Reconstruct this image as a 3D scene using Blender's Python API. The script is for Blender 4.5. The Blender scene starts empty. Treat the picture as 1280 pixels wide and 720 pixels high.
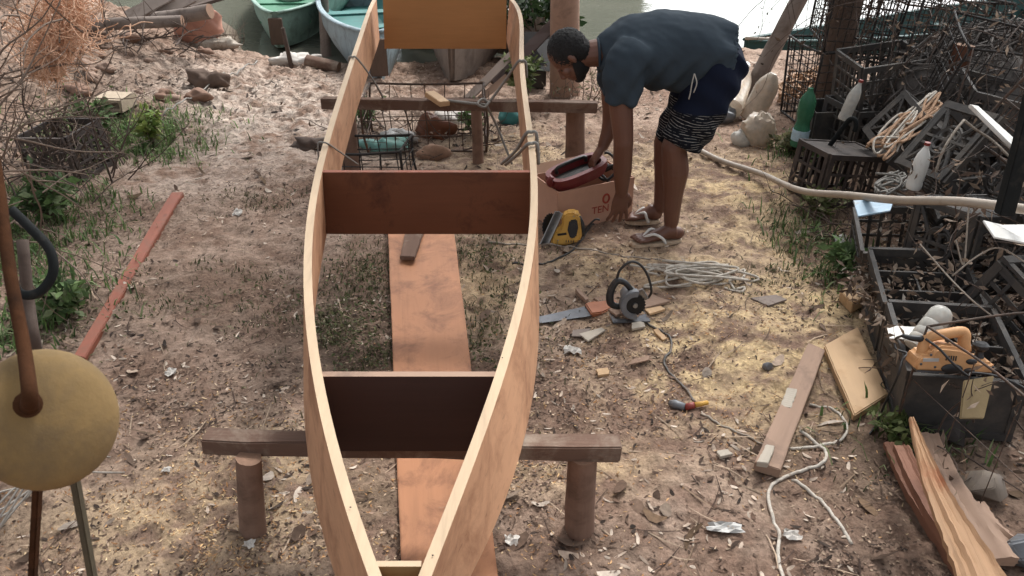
import bpy, bmesh, math, random
import numpy as np
from mathutils import Vector, Matrix, Euler, Quaternion
random.seed(7)
RNG = np.random.default_rng(11)
SC = bpy.context.scene
COL = SC.collection
R = math.radians
# ------------------------------------------------------------------ camera model
CAM_H, PITCH, FPX = 1.9, R(30), 1066.7
def ray(px, py):
    u, v = (px - 640) / FPX, (py - 360) / FPX
    c, s = math.cos(PITCH), math.sin(PITCH)
    return Vector((u, c - v * s, -s - v * c))
CAM = Vector((0, 0, CAM_H))
def at_h(px, py, h):
    d = ray(px, py); t = (h - CAM_H) / d.z
    return CAM + d * t
def at_y(px, py, Y):
    d = ray(px, py); return CAM + d * (Y / d.y)
def at_z(px, py, depth):
    return CAM + ray(px, py) * depth
# ------------------------------------------------------------------ noise and terrain
_T = np.random.default_rng(5).random((256, 256))
def vnoise(x, y):
    x = np.asarray(x, float); y = np.asarray(y, float)
    xi = np.floor(x).astype(int); yi = np.floor(y).astype(int)
    fx = x - xi; fy = y - yi
    fx = fx * fx * (3 - 2 * fx); fy = fy * fy * (3 - 2 * fy)
    a = _T[xi & 255, yi & 255]; b = _T[(xi + 1) & 255, yi & 255]
    c = _T[xi & 255, (yi + 1) & 255]; d = _T[(xi + 1) & 255, (yi + 1) & 255]
    return (a * (1 - fx) + b * fx) * (1 - fy) + (c * (1 - fx) + d * fx) * fy
def fbm(x, y, s, o=4):
    t, a, n = 0, 1.0, 0
    for k in range(o):
        t = t + a * vnoise(np.asarray(x) * s + 17.3 * k, np.asarray(y) * s + 5.1 * k); n += a
        a *= .5; s *= 2.03
    return t / n
def sstep(a, b, x):
    t = np.clip((np.asarray(x, float) - a) / (b - a), 0, 1); return t * t * (3 - 2 * t)
def G(x, y, fine=True):
    x = np.asarray(x, float); y = np.asarray(y, float)
    yb = 8.95 + .3 * np.sin(x * .9) + 1.7 * sstep(-2.7, -3.6, x)
    z = -.046 * np.clip(y - 2, 0, 6.2)
    z = z - 1.1 * sstep(0, 1.7, y - yb) - .25 * sstep(-.9, .3, y - yb)
    z = z + .42 * np.exp(-((x + 4.3) / 1.5) ** 2 - ((y - 7.0) / 1.1) ** 2)
    z = z + .50 * np.exp(-((x + 4.6) / 1.35) ** 2 - ((y - 8.4) / .8) ** 2)
    z = z + .12 * sstep(1.9, 3.2, x) * (1 - sstep(7, 9, y))
    z = z + .05 * np.exp(-((x + .9) / .9) ** 2 - ((y - 6.4) / .7) ** 2)
    z = z + .06 * (fbm(x, y, 1.3, 3) - .5)
    if fine:
        w = 1 + 1.3 * sstep(5.2, 6.6, y) * (1 - sstep(-.6, .4, x))
        z = z + (w - 1) * .03 * (fbm(x + 3, y + 8, 4, 3) - .5)
        z = z + w * .050 * (fbm(x + 31, y, 6, 4) - .5) + w * .026 * (fbm(x, y + 9, 27, 3) - .5)
    return z
def g0(x, y): return float(G(x, y))
def gnd(px, py):
    d = ray(px, py); t = .5
    while t < 60:
        p = CAM + d * t
        if p.z <= g0(p.x, p.y): break
        t += .05
    lo, hi = t - .05, t
    for _ in range(14):
        m = (lo + hi) / 2; p = CAM + d * m
        if p.z <= g0(p.x, p.y): hi = m
        else: lo = m
    return CAM + d * hi
def drop(x, y, h=0): return Vector((x, y, g0(x, y) + h))
# ------------------------------------------------------------------ objects
WM = {}
def prop(o, label=None, cat=None, group=None, kind=None):
    if label: o['label'] = label
    if cat: o['category'] = cat
    if group: o['group'] = group
    if kind: o['kind'] = kind
    return o
def link(o, M=None, parent=None):
    COL.objects.link(o)
    M = M or (WM[parent.name] if parent else Matrix.Identity(4))
    WM[o.name] = M.copy()
    if parent:
        o.parent = parent
        o.matrix_basis = WM[parent.name].inverted() @ M
    else:
        o.matrix_basis = M
    return o
def thing(name, label, cat, loc=(0, 0, 0), rot=(0, 0, 0), group=None, M=None):
    o = bpy.data.objects.new(name, None); o.empty_display_size = .1
    if M is None: M = Matrix.Translation(Vector(loc)) @ Euler(rot).to_matrix().to_4x4()
    link(o, M); return prop(o, label, cat, group)
class MB:
    def __init__(s): s.v = []; s.f = []; s.m = []
    def add(s, vs, fs, mi=0):
        b = len(s.v); s.v += [Vector(p) for p in vs]
        for f in fs: s.f.append(tuple(b + i for i in f)); s.m.append(mi)
    def box(s, c, size, rot=None, mi=0, M=None, taper=1.0):
        x, y, z = (k / 2 for k in size); c = Vector(c)
        vs = [Vector((a * x * (taper if d > 0 else 1), b * y * (taper if d > 0 else 1), d * z)) for d in (-1, 1) for b in (-1, 1) for a in (-1, 1)]
        if rot is not None:
            q = Euler(rot).to_matrix(); vs = [q @ p for p in vs]
        vs = [p + c for p in vs]
        if M is not None: vs = [M @ p for p in vs]
        s.add(vs, [(0, 2, 3, 1), (4, 5, 7, 6), (0, 1, 5, 4), (2, 6, 7, 3), (0, 4, 6, 2), (1, 3, 7, 5)], mi)
    def bar(s, p0, p1, w, h=None, up=(0, 0, 1), mi=0):
        h = h or w; p0 = Vector(p0); p1 = Vector(p1); d = (p1 - p0)
        if d.length < 1e-6: return
        x = d.normalized(); u = Vector(up)
        if abs(x.dot(u)) > .98: u = Vector((1, 0, 0))
        y = u.cross(x).normalized(); z = x.cross(y)
        vs = []
        for p in (p0, p1):
            for a, b in ((-1, -1), (1, -1), (1, 1), (-1, 1)): vs.append(p + y * a * w / 2 + z * b * h / 2)
        s.add(vs, [(3, 2, 1, 0), (4, 5, 6, 7), (0, 1, 5, 4), (1, 2, 6, 5), (2, 3, 7, 6), (3, 0, 4, 7)], mi)
    def tube(s, pts, r, n=6, smooth=0, mi=0, cap=True, closed=False):
        pts = [Vector(p) for p in pts]
        if smooth: pts = spline(pts, smooth)
        N = len(pts)
        rs = r if hasattr(r, '__len__') else [r] * N
        if len(rs) != N: rs = list(np.interp(np.linspace(0, 1, N), np.linspace(0, 1, len(rs)), rs))
        rings = []; up = None
        for i, p in enumerate(pts):
            t = pts[min(i + 1, N - 1)] - pts[max(i - 1, 0)]
            if t.length < 1e-9: t = Vector((0, 0, 1))
            t.normalize()
            if up is None: up = t.orthogonal().normalized()
            up = (up - t * up.dot(t))
            up = up.normalized() if up.length > 1e-5 else t.orthogonal().normalized()
            w = t.cross(up)
            rings.append([p + (up * math.cos(2 * math.pi * k / n) + w * math.sin(2 * math.pi * k / n)) * rs[i] for k in range(n)])
        vs = [q for rg in rings for q in rg]; fs = []
        for i in range(N - 1):
            for k in range(n): fs.append((i * n + k, i * n + (k + 1) % n, (i + 1) * n + (k + 1) % n, (i + 1) * n + k))
        if cap: fs += [tuple(range(n - 1, -1, -1)), tuple((N - 1) * n + k for k in range(n))]
        s.add(vs, fs, mi)
    def loft(s, secs, n=20, mi=0, cap=True):
        # secs: (centre, axis_a, axis_b) ellipse half axes vectors
        vs = []; fs = []; N = len(secs)
        for c, a, b in secs:
            for k in range(n):
                t = 2 * math.pi * k / n; vs.append(Vector(c) + Vector(a) * math.cos(t) + Vector(b) * math.sin(t))
        for i in range(N - 1):
            for k in range(n): fs.append((i * n + k, i * n + (k + 1) % n, (i + 1) * n + (k + 1) % n, (i + 1) * n + k))
        if cap: fs += [tuple(range(n - 1, -1, -1)), tuple((N - 1) * n + k for k in range(n))]
        s.add(vs, fs, mi)
    def ell(s, c, ax, ay, az, nu=20, nv=12, mi=0):
        c = Vector(c); ax = Vector(ax); ay = Vector(ay); az = Vector(az); vs = [c + az]; fs = []
        for j in range(1, nv):
            th = math.pi * j / nv
            for k in range(nu):
                ph = 2 * math.pi * k / nu
                vs.append(c + az * math.cos(th) + (ax * math.cos(ph) + ay * math.sin(ph)) * math.sin(th))
        vs.append(c - az); L = len(vs) - 1
        for k in range(nu): fs.append((0, 1 + k, 1 + (k + 1) % nu))
        for j in range(nv - 2):
            for k in range(nu): fs.append((1 + j * nu + k, 1 + (j + 1) * nu + k, 1 + (j + 1) * nu + (k + 1) % nu, 1 + j * nu + (k + 1) % nu))
        for k in range(nu): fs.append((L, 1 + (nv - 2) * nu + (k + 1) % nu, 1 + (nv - 2) * nu + k))
        s.add(vs, fs, mi)
    def lathe(s, prof, M=None, n=20, mi=0):
        vs = []; fs = []; N = len(prof)
        for r, z in prof:
            for k in range(n):
                t = 2 * math.pi * k / n; p = Vector((r * math.cos(t), r * math.sin(t), z)); vs.append(M @ p if M is not None else p)
        for i in range(N - 1):
            for k in range(n): fs.append((i * n + k, i * n + (k + 1) % n, (i + 1) * n + (k + 1) % n, (i + 1) * n + k))
        fs += [tuple(range(n - 1, -1, -1)), tuple((N - 1) * n + k for k in range(n))]
        s.add(vs, fs, mi)
    def prism(s, poly, d0, d1, M=None, mi=0):
        # poly in local XZ, extruded along local Y from d0 to d1
        n = len(poly); vs = [Vector((x, d0, z)) for x, z in poly] + [Vector((x, d1, z)) for x, z in poly]
        if M is not None: vs = [M @ p for p in vs]
        s.add(vs, [tuple(range(n)), tuple(range(2 * n - 1, n - 1, -1))] + [(i, (i + 1) % n, n + (i + 1) % n, n + i)[::-1] for i in range(n)], mi)
    def xf(s, M):
        s.v = [M @ p for p in s.v]; return s
    def build(s, name, mat, parent=None, M=None, smooth=False, bevel=0, local=False, seg=2):
        """vertices are world coordinates unless local; the object's origin is M, else its parent's, else its own base."""
        mats = mat if isinstance(mat, (list, tuple)) else [mat]
        if M is None and parent is None and not local:
            a = np.array([tuple(p) for p in s.v]); M = Matrix.Translation(Vector(((a[:, 0].min() + a[:, 0].max()) / 2, (a[:, 1].min() + a[:, 1].max()) / 2, a[:, 2].min())))
        if local: M2 = M if M is not None else WM[parent.name]; vs = s.v
        else:
            M2 = M if M is not None else WM[parent.name]; I = M2.inverted(); vs = [I @ p for p in s.v]
        me = bpy.data.meshes.new(name); me.from_pydata([tuple(p) for p in vs], [], s.f)
        for m in mats: me.materials.append(m)
        if len(mats) > 1: me.polygons.foreach_set('material_index', s.m)
        bm = bmesh.new(); bm.from_mesh(me); bmesh.ops.recalc_face_normals(bm, faces=bm.faces)
        if bevel:
            ed = [e for e in bm.edges if len(e.link_faces) == 2 and e.calc_face_angle(0) > R(30)]
            bmesh.ops.bevel(bm, geom=ed, offset=bevel, segments=seg, affect='EDGES', clamp_overlap=True)
        bm.to_mesh(me); bm.free()
        if smooth:
            me.polygons.foreach_set('use_smooth', [True] * len(me.polygons))
            if smooth == 'auto': me.set_sharp_from_angle(angle=R(38))
        o = bpy.data.objects.new(name, me); return link(o, M2, parent)
def spline(pts, k=6, closed=False):
    pts = [Vector(p) for p in pts]; out = []
    P = [pts[0] * 2 - pts[1]] + pts + [pts[-1] * 2 - pts[-2]]
    for i in range(1, len(P) - 2):
        for j in range(k):
            t = j / k; a, b, c, d = P[i - 1], P[i], P[i + 1], P[i + 2]
            out.append(.5 * (2 * b + (c - a) * t + (2 * a - 5 * b + 4 * c - d) * t * t + (3 * b - a - 3 * c + d) * t ** 3))
    out.append(pts[-1]); return out
def remesh(o, voxel, it=4, fac=.5):
    me = o.data
    m = o.modifiers.new('r', 'REMESH'); m.mode = 'VOXEL'; m.voxel_size = voxel; m.use_smooth_shade = True
    if it:
        s = o.modifiers.new('s', 'SMOOTH'); s.iterations = it; s.factor = fac
    dg = bpy.context.evaluated_depsgraph_get(); dg.update()
    me2 = bpy.data.meshes.new_from_object(o.evaluated_get(dg)); o.modifiers.clear()
    me2.materials.clear()
    for x in me.materials: me2.materials.append(x)
    nm = me.name; o.data = me2; bpy.data.meshes.remove(me); me2.name = nm
    me2.polygons.foreach_set('use_smooth', [True] * len(me2.polygons)); return o
def frame(x, z_hint, loc):
    """matrix whose local X runs along x and local Z near z_hint"""
    x = Vector(x).normalized(); z = Vector(z_hint); z = (z - x * z.dot(x)).normalized(); y = z.cross(x)
    M = Matrix.Identity(4)
    for i in range(3): M[i][0], M[i][1], M[i][2] = x[i], y[i], z[i]
    M.translation = Vector(loc); return M
def board(name, p0, p1, w, h, mat, parent=None, up=(0, 0, 1), bevel=.003, rough=.003, mi2=None, seed=0, w1=None):
    """a sawn timber from p0 to p1, its grain along local X; slightly uneven"""
    p0 = Vector(p0); p1 = Vector(p1); L = (p1 - p0).length; M = frame(p1 - p0, up, (p0 + p1) / 2)
    rr = random.Random(seed + int(L * 1000)); b = MB(); n = max(2, int(L / .12)); vs = []; fs = []
    for i in range(n + 1):
        t = i / n; ww = w if w1 is None else w + (w1 - w) * t; x = (t - .5) * L
        for a, c in ((-1, -1), (1, -1), (1, 1), (-1, 1)):
            vs.append((x + rr.uniform(-1, 1) * rough * (i in (0, n)), a * ww / 2 + rr.uniform(-1, 1) * rough, c * h / 2 + rr.uniform(-1, 1) * rough * .6))
    for i in range(n):
        for k in range(4): fs.append((i * 4 + k, i * 4 + (k + 1) % 4, i * 4 + 4 + (k + 1) % 4, i * 4 + 4 + k))
    fs += [(3, 2, 1, 0), (n * 4, n * 4 + 1, n * 4 + 2, n * 4 + 3)]
    b.add(vs, fs)
    return b.build(name, mat, parent, M=M, local=True, bevel=bevel)
def log(name, p0, p1, r0, r1, mat, endmat, parent=None, n=32, seed=0, bump=.085):
    p0 = Vector(p0); p1 = Vector(p1); L = (p1 - p0).length; M = frame(p1 - p0, (0, .3, 1) if abs((p1 - p0).normalized().z) < .9 else (0, 1, 0), p0)
    rr = random.Random(seed); b = MB(); K = max(4, int(L / .08)); vs = []; fs = []
    ph = [rr.uniform(0, 6) for _ in range(4)]
    for i in range(K + 1):
        t = i / K; r = r0 + (r1 - r0) * t
        for k in range(n):
            a = 2 * math.pi * k / n
            q = r * (1 + bump * (math.sin(2 * a + ph[0] + t * 2) * .5 + math.sin(3 * a + ph[1]) * .4 + .5 * math.sin(t * 5 + ph[2] + a) + .22 * math.sin(7 * a + ph[3] + math.sin(t * 9)) + .25 * rr.uniform(-1, 1)))
            vs.append((t * L, q * math.cos(a), q * math.sin(a)))
    for i in range(K):
        for k in range(n): fs.append((i * n + k, i * n + (k + 1) % n, (i + 1) * n + (k + 1) % n, (i + 1) * n + k))
    b.add(vs, fs); b.add([vs[k] for k in range(n)], [tuple(range(n))], 1); b.add([vs[K * n + k] for k in range(n)], [tuple(range(n))], 1)
    return b.build(name, [mat, endmat], parent, M=M, local=True, smooth='auto')
def raw_mesh(name, V, F, mat, col=None, M=None, parent=None, smooth=False):
    """fast mesh from numpy arrays: V n x 3, F m x k (k constant)"""
    me = bpy.data.meshes.new(name); V = np.asarray(V, np.float32); F = np.asarray(F, np.int32); k = F.shape[1]
    me.vertices.add(len(V)); me.vertices.foreach_set('co', V.ravel())
    me.loops.add(F.size); me.loops.foreach_set('vertex_index', F.ravel())
    me.polygons.add(len(F)); me.polygons.foreach_set('loop_start', np.arange(0, F.size, k, dtype=np.int32))
    me.update(calc_edges=True)
    if col is not None:
        at = me.color_attributes.new('Col', 'FLOAT_COLOR', 'POINT')
        c4 = np.ones((len(V), 4), np.float32); c4[:, :3] = col; at.data.foreach_set('color', c4.ravel())
    if smooth: me.polygons.foreach_set('use_smooth', [True] * len(me.polygons))
    me.materials.append(mat); me.validate()
    return link(bpy.data.objects.new(name, me), M, parent)
def copy_tree(o, M=None, parent=None):
    c = o.copy(); COL.objects.link(c)
    if parent is not None: c.parent = parent
    else:
        c.matrix_basis = M; WM[c.name] = M.copy()
    for ch in list(o.children): copy_tree(ch, None, c)
    return c
# ------------------------------------------------------------------ materials
def lin(c):
    return tuple(((v / 255) / 12.92 if v / 255 <= .04045 else ((v / 255 + .055) / 1.055) ** 2.4) for v in c)
class NT:
    def __init__(s, name):
        s.m = bpy.data.materials.new(name); s.m.use_nodes = True; s.t = s.m.node_tree; s.t.nodes.clear()
        s.out = s.n('ShaderNodeOutputMaterial'); s.b = s.n('ShaderNodeBsdfPrincipled'); s.l(s.b.outputs[0], s.out.inputs[0])
    def n(s, t, **k):
        x = s.t.nodes.new(t)
        for a, v in k.items(): setattr(x, a, v)
        return x
    def l(s, a, b): s.t.links.new(a, b)
    def coord(s, scale=(1, 1, 1), kind='Object', rot=(0, 0, 0)):
        c = s.n('ShaderNodeTexCoord'); m = s.n('ShaderNodeMapping'); m.inputs['Scale'].default_value = scale; m.inputs['Rotation'].default_value = rot
        s.l(c.outputs[kind], m.inputs[0]); return m.outputs[0]
    def noise(s, vec, scale, detail=4, rough=.6, dist=0):
        x = s.n('ShaderNodeTexNoise'); x.inputs['Scale'].default_value = scale; x.inputs['Detail'].default_value = detail
        x.inputs['Roughness'].default_value = rough; x.inputs['Distortion'].default_value = dist
        s.l(vec, x.inputs['Vector']); return x.outputs['Fac']
    def ramp(s, fac, stops):
        x = s.n('ShaderNodeValToRGB'); e = x.color_ramp.elements
        while len(e) < len(stops): e.new(.5)
        for i, (p, c) in enumerate(stops):
            e[i].position = p; e[i].color = (*c, 1) if len(c) == 3 else c
        s.l(fac, x.inputs[0]); return x.outputs[0]
    def mix(s, fac, a, b, mode='MIX'):
        x = s.n('ShaderNodeMix', data_type='RGBA', blend_type=mode)
        for inp, v in ((x.inputs['Factor'], fac), (x.inputs[6], a), (x.inputs[7], b)):
            if hasattr(v, 'is_output'): s.l(v, inp)
            elif isinstance(v, (int, float)): inp.default_value = v
            else: inp.default_value = (*v, 1)
        return x.outputs[2]
    def math(s, op, a, b=0, c=None):
        x = s.n('ShaderNodeMath', operation=op)
        for inp, v in zip(x.inputs, (a, b, c)):
            if v is None: continue
            if hasattr(v, 'is_output'): s.l(v, inp)
            else: inp.default_value = v
        return x.outputs[0]
    def bump(s, h, strength=.3, dist=.01):
        x = s.n('ShaderNodeBump'); x.inputs['Strength'].default_value = strength; x.inputs['Distance'].default_value = dist
        s.l(h, x.inputs['Height']); s.l(x.outputs[0], s.b.inputs['Normal'])
    def color(s, c):
        i = s.b.inputs['Base Color']
        if hasattr(c, 'is_output'): s.l(c, i)
        else: i.default_value = (*c, 1)
    def set(s, **k):
        for a, v in k.items():
            i = s.b.inputs[a.replace('_', ' ')]
            if hasattr(v, 'is_output'): s.l(v, i)
            else: i.default_value = v
def sc3(c, k): return tuple(min(1, v * k) for v in c)
def plain(name, rgb, rough=.6, var=.25, scale=14, bump=.15, metal=0, dirt=None, dirtamt=.5, spec=.5):
    """one base colour with blotchy wear and optional dirt"""
    t = NT(name); c = lin(rgb); v = t.coord()
    f = t.noise(v, scale, 6, .65); col = t.ramp(f, [(.25, sc3(c, 1 - var)), (.5, c), (.78, sc3(c, 1 + var))])
    if dirt:
        f2 = t.noise(v, scale * .45, 8, .7, .4); k = t.ramp(f2, [(.62 - dirtamt * .35, (0, 0, 0)), (.78 - dirtamt * .2, (1, 1, 1))]); col = t.mix(k, col, lin(dirt))
    t.color(col); t.set(Roughness=rough, Metallic=metal, Specular_IOR_Level=spec)
    if bump: t.bump(t.noise(v, scale * 3, 5, .65), bump, .004)
    return t.m
def wood(name, rgb, dark=.6, light=1.25, rough=.65, long=1.2, cross=26, bump=.25, dirt=None, dirtamt=.4, axis=0, knots=True, spec=.3, flecks=False):
    """sawn timber: grain stretched along local axis, streaks, a few knots and stains"""
    t = NT(name); c = lin(rgb); s = [cross] * 3; s[axis] = long
    v = t.coord(tuple(s)); v1 = t.coord()
    f = t.noise(v, 1, 6, .62, .6); f3 = t.noise(v, 4.5, 3, .6)
    g = t.math('ADD', t.math('MULTIPLY', f, .75), t.math('MULTIPLY', f3, .25))
    col = t.ramp(g, [(.28, sc3(c, dark)), (.45, sc3(c, .92)), (.56, c), (.75, sc3(c, light))])
    big = t.noise(v1, 2.2, 3, .5); col = t.mix(.35, col, t.ramp(big, [(.3, sc3(c, .72)), (.7, sc3(c, 1.2))]))
    if knots:
        sk = [9] * 3; sk[axis] = 3.2
        vo = t.n('ShaderNodeTexVoronoi'); vo.inputs['Scale'].default_value = 1; t.l(t.coord(tuple(sk)), vo.inputs['Vector'])
        k = t.ramp(vo.outputs['Distance'], [(.035, (1, 1, 1)), (.11, (0, 0, 0))]); col = t.mix(t.math('MULTIPLY', k, .45), col, sc3(c, .4))
    if flecks:
        sf = [70] * 3; sf[axis] = 14; fk = t.noise(t.coord(tuple(sf)), 1, 2, .5); k = t.ramp(fk, [(.66, (0, 0, 0)), (.72, (1, 1, 1))])
        sm = [3] * 3; sm[axis] = 1.2; k2 = t.ramp(t.noise(t.coord(tuple(sm)), 1, 3), [(.48, (0, 0, 0)), (.62, (1, 1, 1))]); col = t.mix(t.math('MULTIPLY', t.math('MULTIPLY', k, k2), .8), col, sc3(c, .3))
    if dirt:
        d = t.noise(v1, 5, 8, .72, .5); k = t.ramp(d, [(.6 - dirtamt * .3, (0, 0, 0)), (.8 - dirtamt * .2, (1, 1, 1))]); col = t.mix(k, col, lin(dirt))
    t.color(col); t.set(Roughness=rough, Specular_IOR_Level=spec); t.bump(g, bump, .004); return t.m
def attr_mat(name, rough=.8, trans=0, var=.3, spec=.2):
    t = NT(name); a = t.n('ShaderNodeVertexColor', layer_name='Col')
    f = t.noise(t.coord(), 60, 3); k = t.ramp(f, [(.3, (1 - var,) * 3), (.7, (1 + var * .6,) * 3)])
    c = t.mix(1.0, a.outputs[0], k, 'MULTIPLY'); t.color(c); t.set(Roughness=rough, Specular_IOR_Level=spec)
    if trans:
        d = t.n('ShaderNodeBsdfTranslucent'); t.l(c, d.inputs[0]); mx = t.n('ShaderNodeMixShader'); mx.inputs[0].default_value = trans
        t.l(t.b.outputs[0], mx.inputs[1]); t.l(d.outputs[0], mx.inputs[2]); t.l(mx.outputs[0], t.out.inputs[0])
    return t.m
def plastic_clear(name, rgb, trans=.7, rough=.15, dirt=None, dirtamt=.4):
    t = NT(name); c = lin(rgb); v = t.coord()
    f = t.noise(v, 30, 5); col = t.ramp(f, [(.3, sc3(c, .8)), (.7, sc3(c, 1.1))])
    if dirt:
        k = t.ramp(t.noise(v, 14, 6, .7), [(.6 - dirtamt * .3, (0, 0, 0)), (.75, (1, 1, 1))]); col = t.mix(k, col, lin(dirt))
        t.set(Transmission_Weight=t.math('MULTIPLY', t.math('SUBTRACT', 1, k), trans))
    else: t.set(Transmission_Weight=trans)
    t.color(col); t.set(Roughness=rough, IOR=1.25); t.bump(t.noise(v, 40, 2), .15, .003); return t.m
M = {}
M['plank'] = wood('fresh_plank', (184, 140, 108), .5, 1.2, .6, 1.6, 26, .35, axis=1, dirt=(126, 84, 60), dirtamt=.42, flecks=True)
M['edge'] = wood('sawn_edge', (180, 156, 128), .66, 1.15, .6, 3, 30, .2, axis=1, knots=False)
M['bulk_amber'] = wood('amber_board', (172, 120, 74), .74, 1.12, .5, 1.6, 22, .12, knots=False)
M['bulk_brown'] = wood('brown_board', (104, 64, 44), .66, 1.2, .55, 1.3, 20, .15, knots=False, dirt=(60, 34, 26), dirtamt=.25)
M['bulk_dark'] = wood('dark_board', (60, 42, 38), .7, 1.25, .6, 1.3, 24, .15, knots=False)
M['bow'] = wood('bow_block_wood', (150, 124, 84), .8, 1.15, .6, 1.5, 26, .15, knots=False)
M['board_o'] = wood('orange_board', (172, 120, 86), .62, 1.15, .6, 1.0, 16, .2, dirt=(112, 74, 54), dirtamt=.42)
M['beam'] = wood('old_beam', (104, 82, 70), .5, 1.4, .9, 1.6, 30, .8, dirt=(142, 128, 114), dirtamt=.35)
M['post'] = wood('old_post', (128, 101, 86), .6, 1.25, .9, 2.0, 22, .7, dirt=(92, 72, 60), dirtamt=.4)
M['post_end'] = plain('post_end', (138, 108, 88), .85, .25, 40, .3)
M['batten'] = wood('red_batten', (134, 78, 60), .7, 1.15, .7, 1.2, 22, .25, dirt=(110, 80, 64), dirtamt=.3)
M['grey_wood'] = wood('weathered_wood', (130, 118, 110), .55, 1.3, .9, 1.3, 24, .5, dirt=(84, 72, 64), dirtamt=.35)
M['wash_wood'] = wood('pale_brown_wood', (150, 124, 106), .7, 1.2, .8, 1.2, 20, .3, dirt=(112, 92, 80), dirtamt=.3)
M['pale'] = wood('pale_wood', (184, 152, 116), .8, 1.1, .65, 1.2, 18, .15, knots=False, dirt=(160, 122, 82), dirtamt=.2)
M['palegrey'] = wood('pale_grey_wood', (172, 162, 148), .8, 1.15, .75, 1.5, 24, .25, knots=False)
M['split'] = wood('split_wood', (172, 136, 104), .5, 1.25, .75, 1.0, 60, 1.0, dirt=(150, 92, 62), dirtamt=.3)
M['split_red'] = wood('split_wood_red', (128, 90, 72), .45, 1.3, .75, 1.0, 60, .8, dirt=(92, 58, 44), dirtamt=.3)
M['skin'] = plain('skin', (100, 66, 52), .5, .12, 9, .08)
M['hair'] = plain('hair', (20, 17, 17), .8, .3, 160, .9)
M['shirt'] = plain('shirt_cloth', (52, 61, 69), .92, .14, 7, .25, spec=.15)
M['cyan'] = plain('cyan_cloth', (90, 190, 205), .9, .15, 20, .1)
M['cord_w'] = plain('white_cord', (166, 160, 152), .85, .15, 60, .3)
M['flop'] = plain('flip_flop_rubber', (196, 176, 152), .8, .15, 30, .2, dirt=(140, 108, 82), dirtamt=.35)
M['cardboard'] = plain('cardboard', (184, 144, 122), .85, .1, 8, .1)
M['card_in'] = plain('cardboard_inner', (132, 100, 78), .85, .1, 8, .1)
M['print'] = plain('red_print', (150, 60, 44), .8, .15, 30, 0)
M['redp'] = plain('red_plastic', (104, 36, 38), .45, .2, 20, .1, dirt=(110, 70, 60), dirtamt=.2)
M['yellow'] = plain('yellow_plastic', (196, 150, 66), .55, .12, 16, .08, dirt=(150, 112, 60), dirtamt=.35)
M['orange'] = plain('orange_plastic', (198, 148, 100), .6, .16, 16, .08, dirt=(168, 118, 74), dirtamt=.35)
M['black'] = plain('black_plastic', (34, 33, 34), .45, .3, 20, .1, dirt=(96, 82, 70), dirtamt=.2)
M['steel'] = plain('steel', (150, 150, 150), .35, .2, 20, .1, metal=.9, dirt=(120, 104, 90), dirtamt=.3)
M['dsteel'] = plain('dark_steel', (92, 94, 98), .45, .25, 20, .1, metal=.7, dirt=(70, 60, 52), dirtamt=.3)
M['greym'] = plain('grey_cast_metal', (112, 114, 118), .5, .2, 24, .15, metal=.3, dirt=(130, 118, 104), dirtamt=.35)
M['blade'] = plain('black_blade', (28, 27, 28), .5, .2, 30, .1, metal=.4)
M['cable'] = plain('black_cable', (38, 36, 36), .55, .2, 30, .1)
M['cable_g'] = plain('grey_cable', (84, 80, 76), .65, .2, 30, .1, dirt=(130, 110, 92), dirtamt=.3)
M['rope_w'] = plain('pale_rope', (188, 180, 168), .9, .18, 90, .5, dirt=(140, 120, 102), dirtamt=.3)
M['rope_d'] = plain('dusty_rope', (158, 148, 136), .9, .2, 90, .5, dirt=(116, 96, 80), dirtamt=.35)
M['rope_t'] = plain('tan_rope', (168, 134, 106), .9, .2, 90, .5, dirt=(104, 80, 64), dirtamt=.3)
M['rope_g'] = plain('grey_twine', (128, 124, 118), .9, .2, 90, .4)
M['pvc'] = plain('pale_pipe', (160, 148, 134), .55, .12, 18, .1, dirt=(140, 122, 104), dirtamt=.3)
M['crate'] = plain('black_crate_plastic', (58, 55, 53), .75, .3, 16, .3, dirt=(84, 76, 68), dirtamt=.45)
M['crate2'] = plain('dusty_crate_plastic', (62, 58, 55), .75, .25, 16, .3, dirt=(88, 80, 72), dirtamt=.42)
M['crate3'] = plain('brown_crate_plastic', (54, 45, 41), .75, .25, 16, .3, dirt=(80, 68, 60), dirtamt=.42)
M['wire'] = plain('old_wire', (78, 66, 58), .7, .3, 60, .2, metal=.4, dirt=(110, 76, 56), dirtamt=.4)
M['wire_d'] = plain('dark_wire', (42, 38, 36), .7, .3, 60, .2, metal=.3)
M['wire_g'] = plain('galvanised_wire', (160, 154, 146), .6, .2, 60, .2, metal=.3)
M['pet'] = plastic_clear('clear_pet', (214, 212, 204), .35, .25, dirt=(168, 152, 134), dirtamt=.4)
M['pet_t'] = plastic_clear('tan_pet', (214, 202, 186), .5, .25, dirt=(160, 136, 112), dirtamt=.5)
M['pet_g'] = plastic_clear('green_pet', (72, 128, 98), .4, .15, dirt=(70, 110, 84), dirtamt=.2)
M['whitep'] = plain('white_plastic', (214, 212, 206), .5, .08, 20, .08, dirt=(160, 146, 130), dirtamt=.3)
M['greyp'] = plain('light_grey_plastic', (170, 168, 164), .5, .08, 20, .08, dirt=(128, 118, 108), dirtamt=.3)
M['bluep'] = plain('pale_blue_plastic', (150, 176, 194), .55, .1, 20, .1, dirt=(150, 140, 128), dirtamt=.3)
M['capr'] = plain('red_cap', (132, 52, 44), .5, .15, 30, .05)
M['label'] = plain('bottle_label', (170, 196, 210), .6, .3, 40, .05)
M['teal'] = wood('dark_teal_paint', (44, 74, 72), .7, 1.3, .6, 1.5, 14, .2, knots=False, dirt=(58, 62, 58), dirtamt=.3)
M['green'] = wood('green_paint', (72, 124, 98), .75, 1.2, .6, 1.5, 14, .2, knots=False, dirt=(60, 98, 76), dirtamt=.35)
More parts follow.
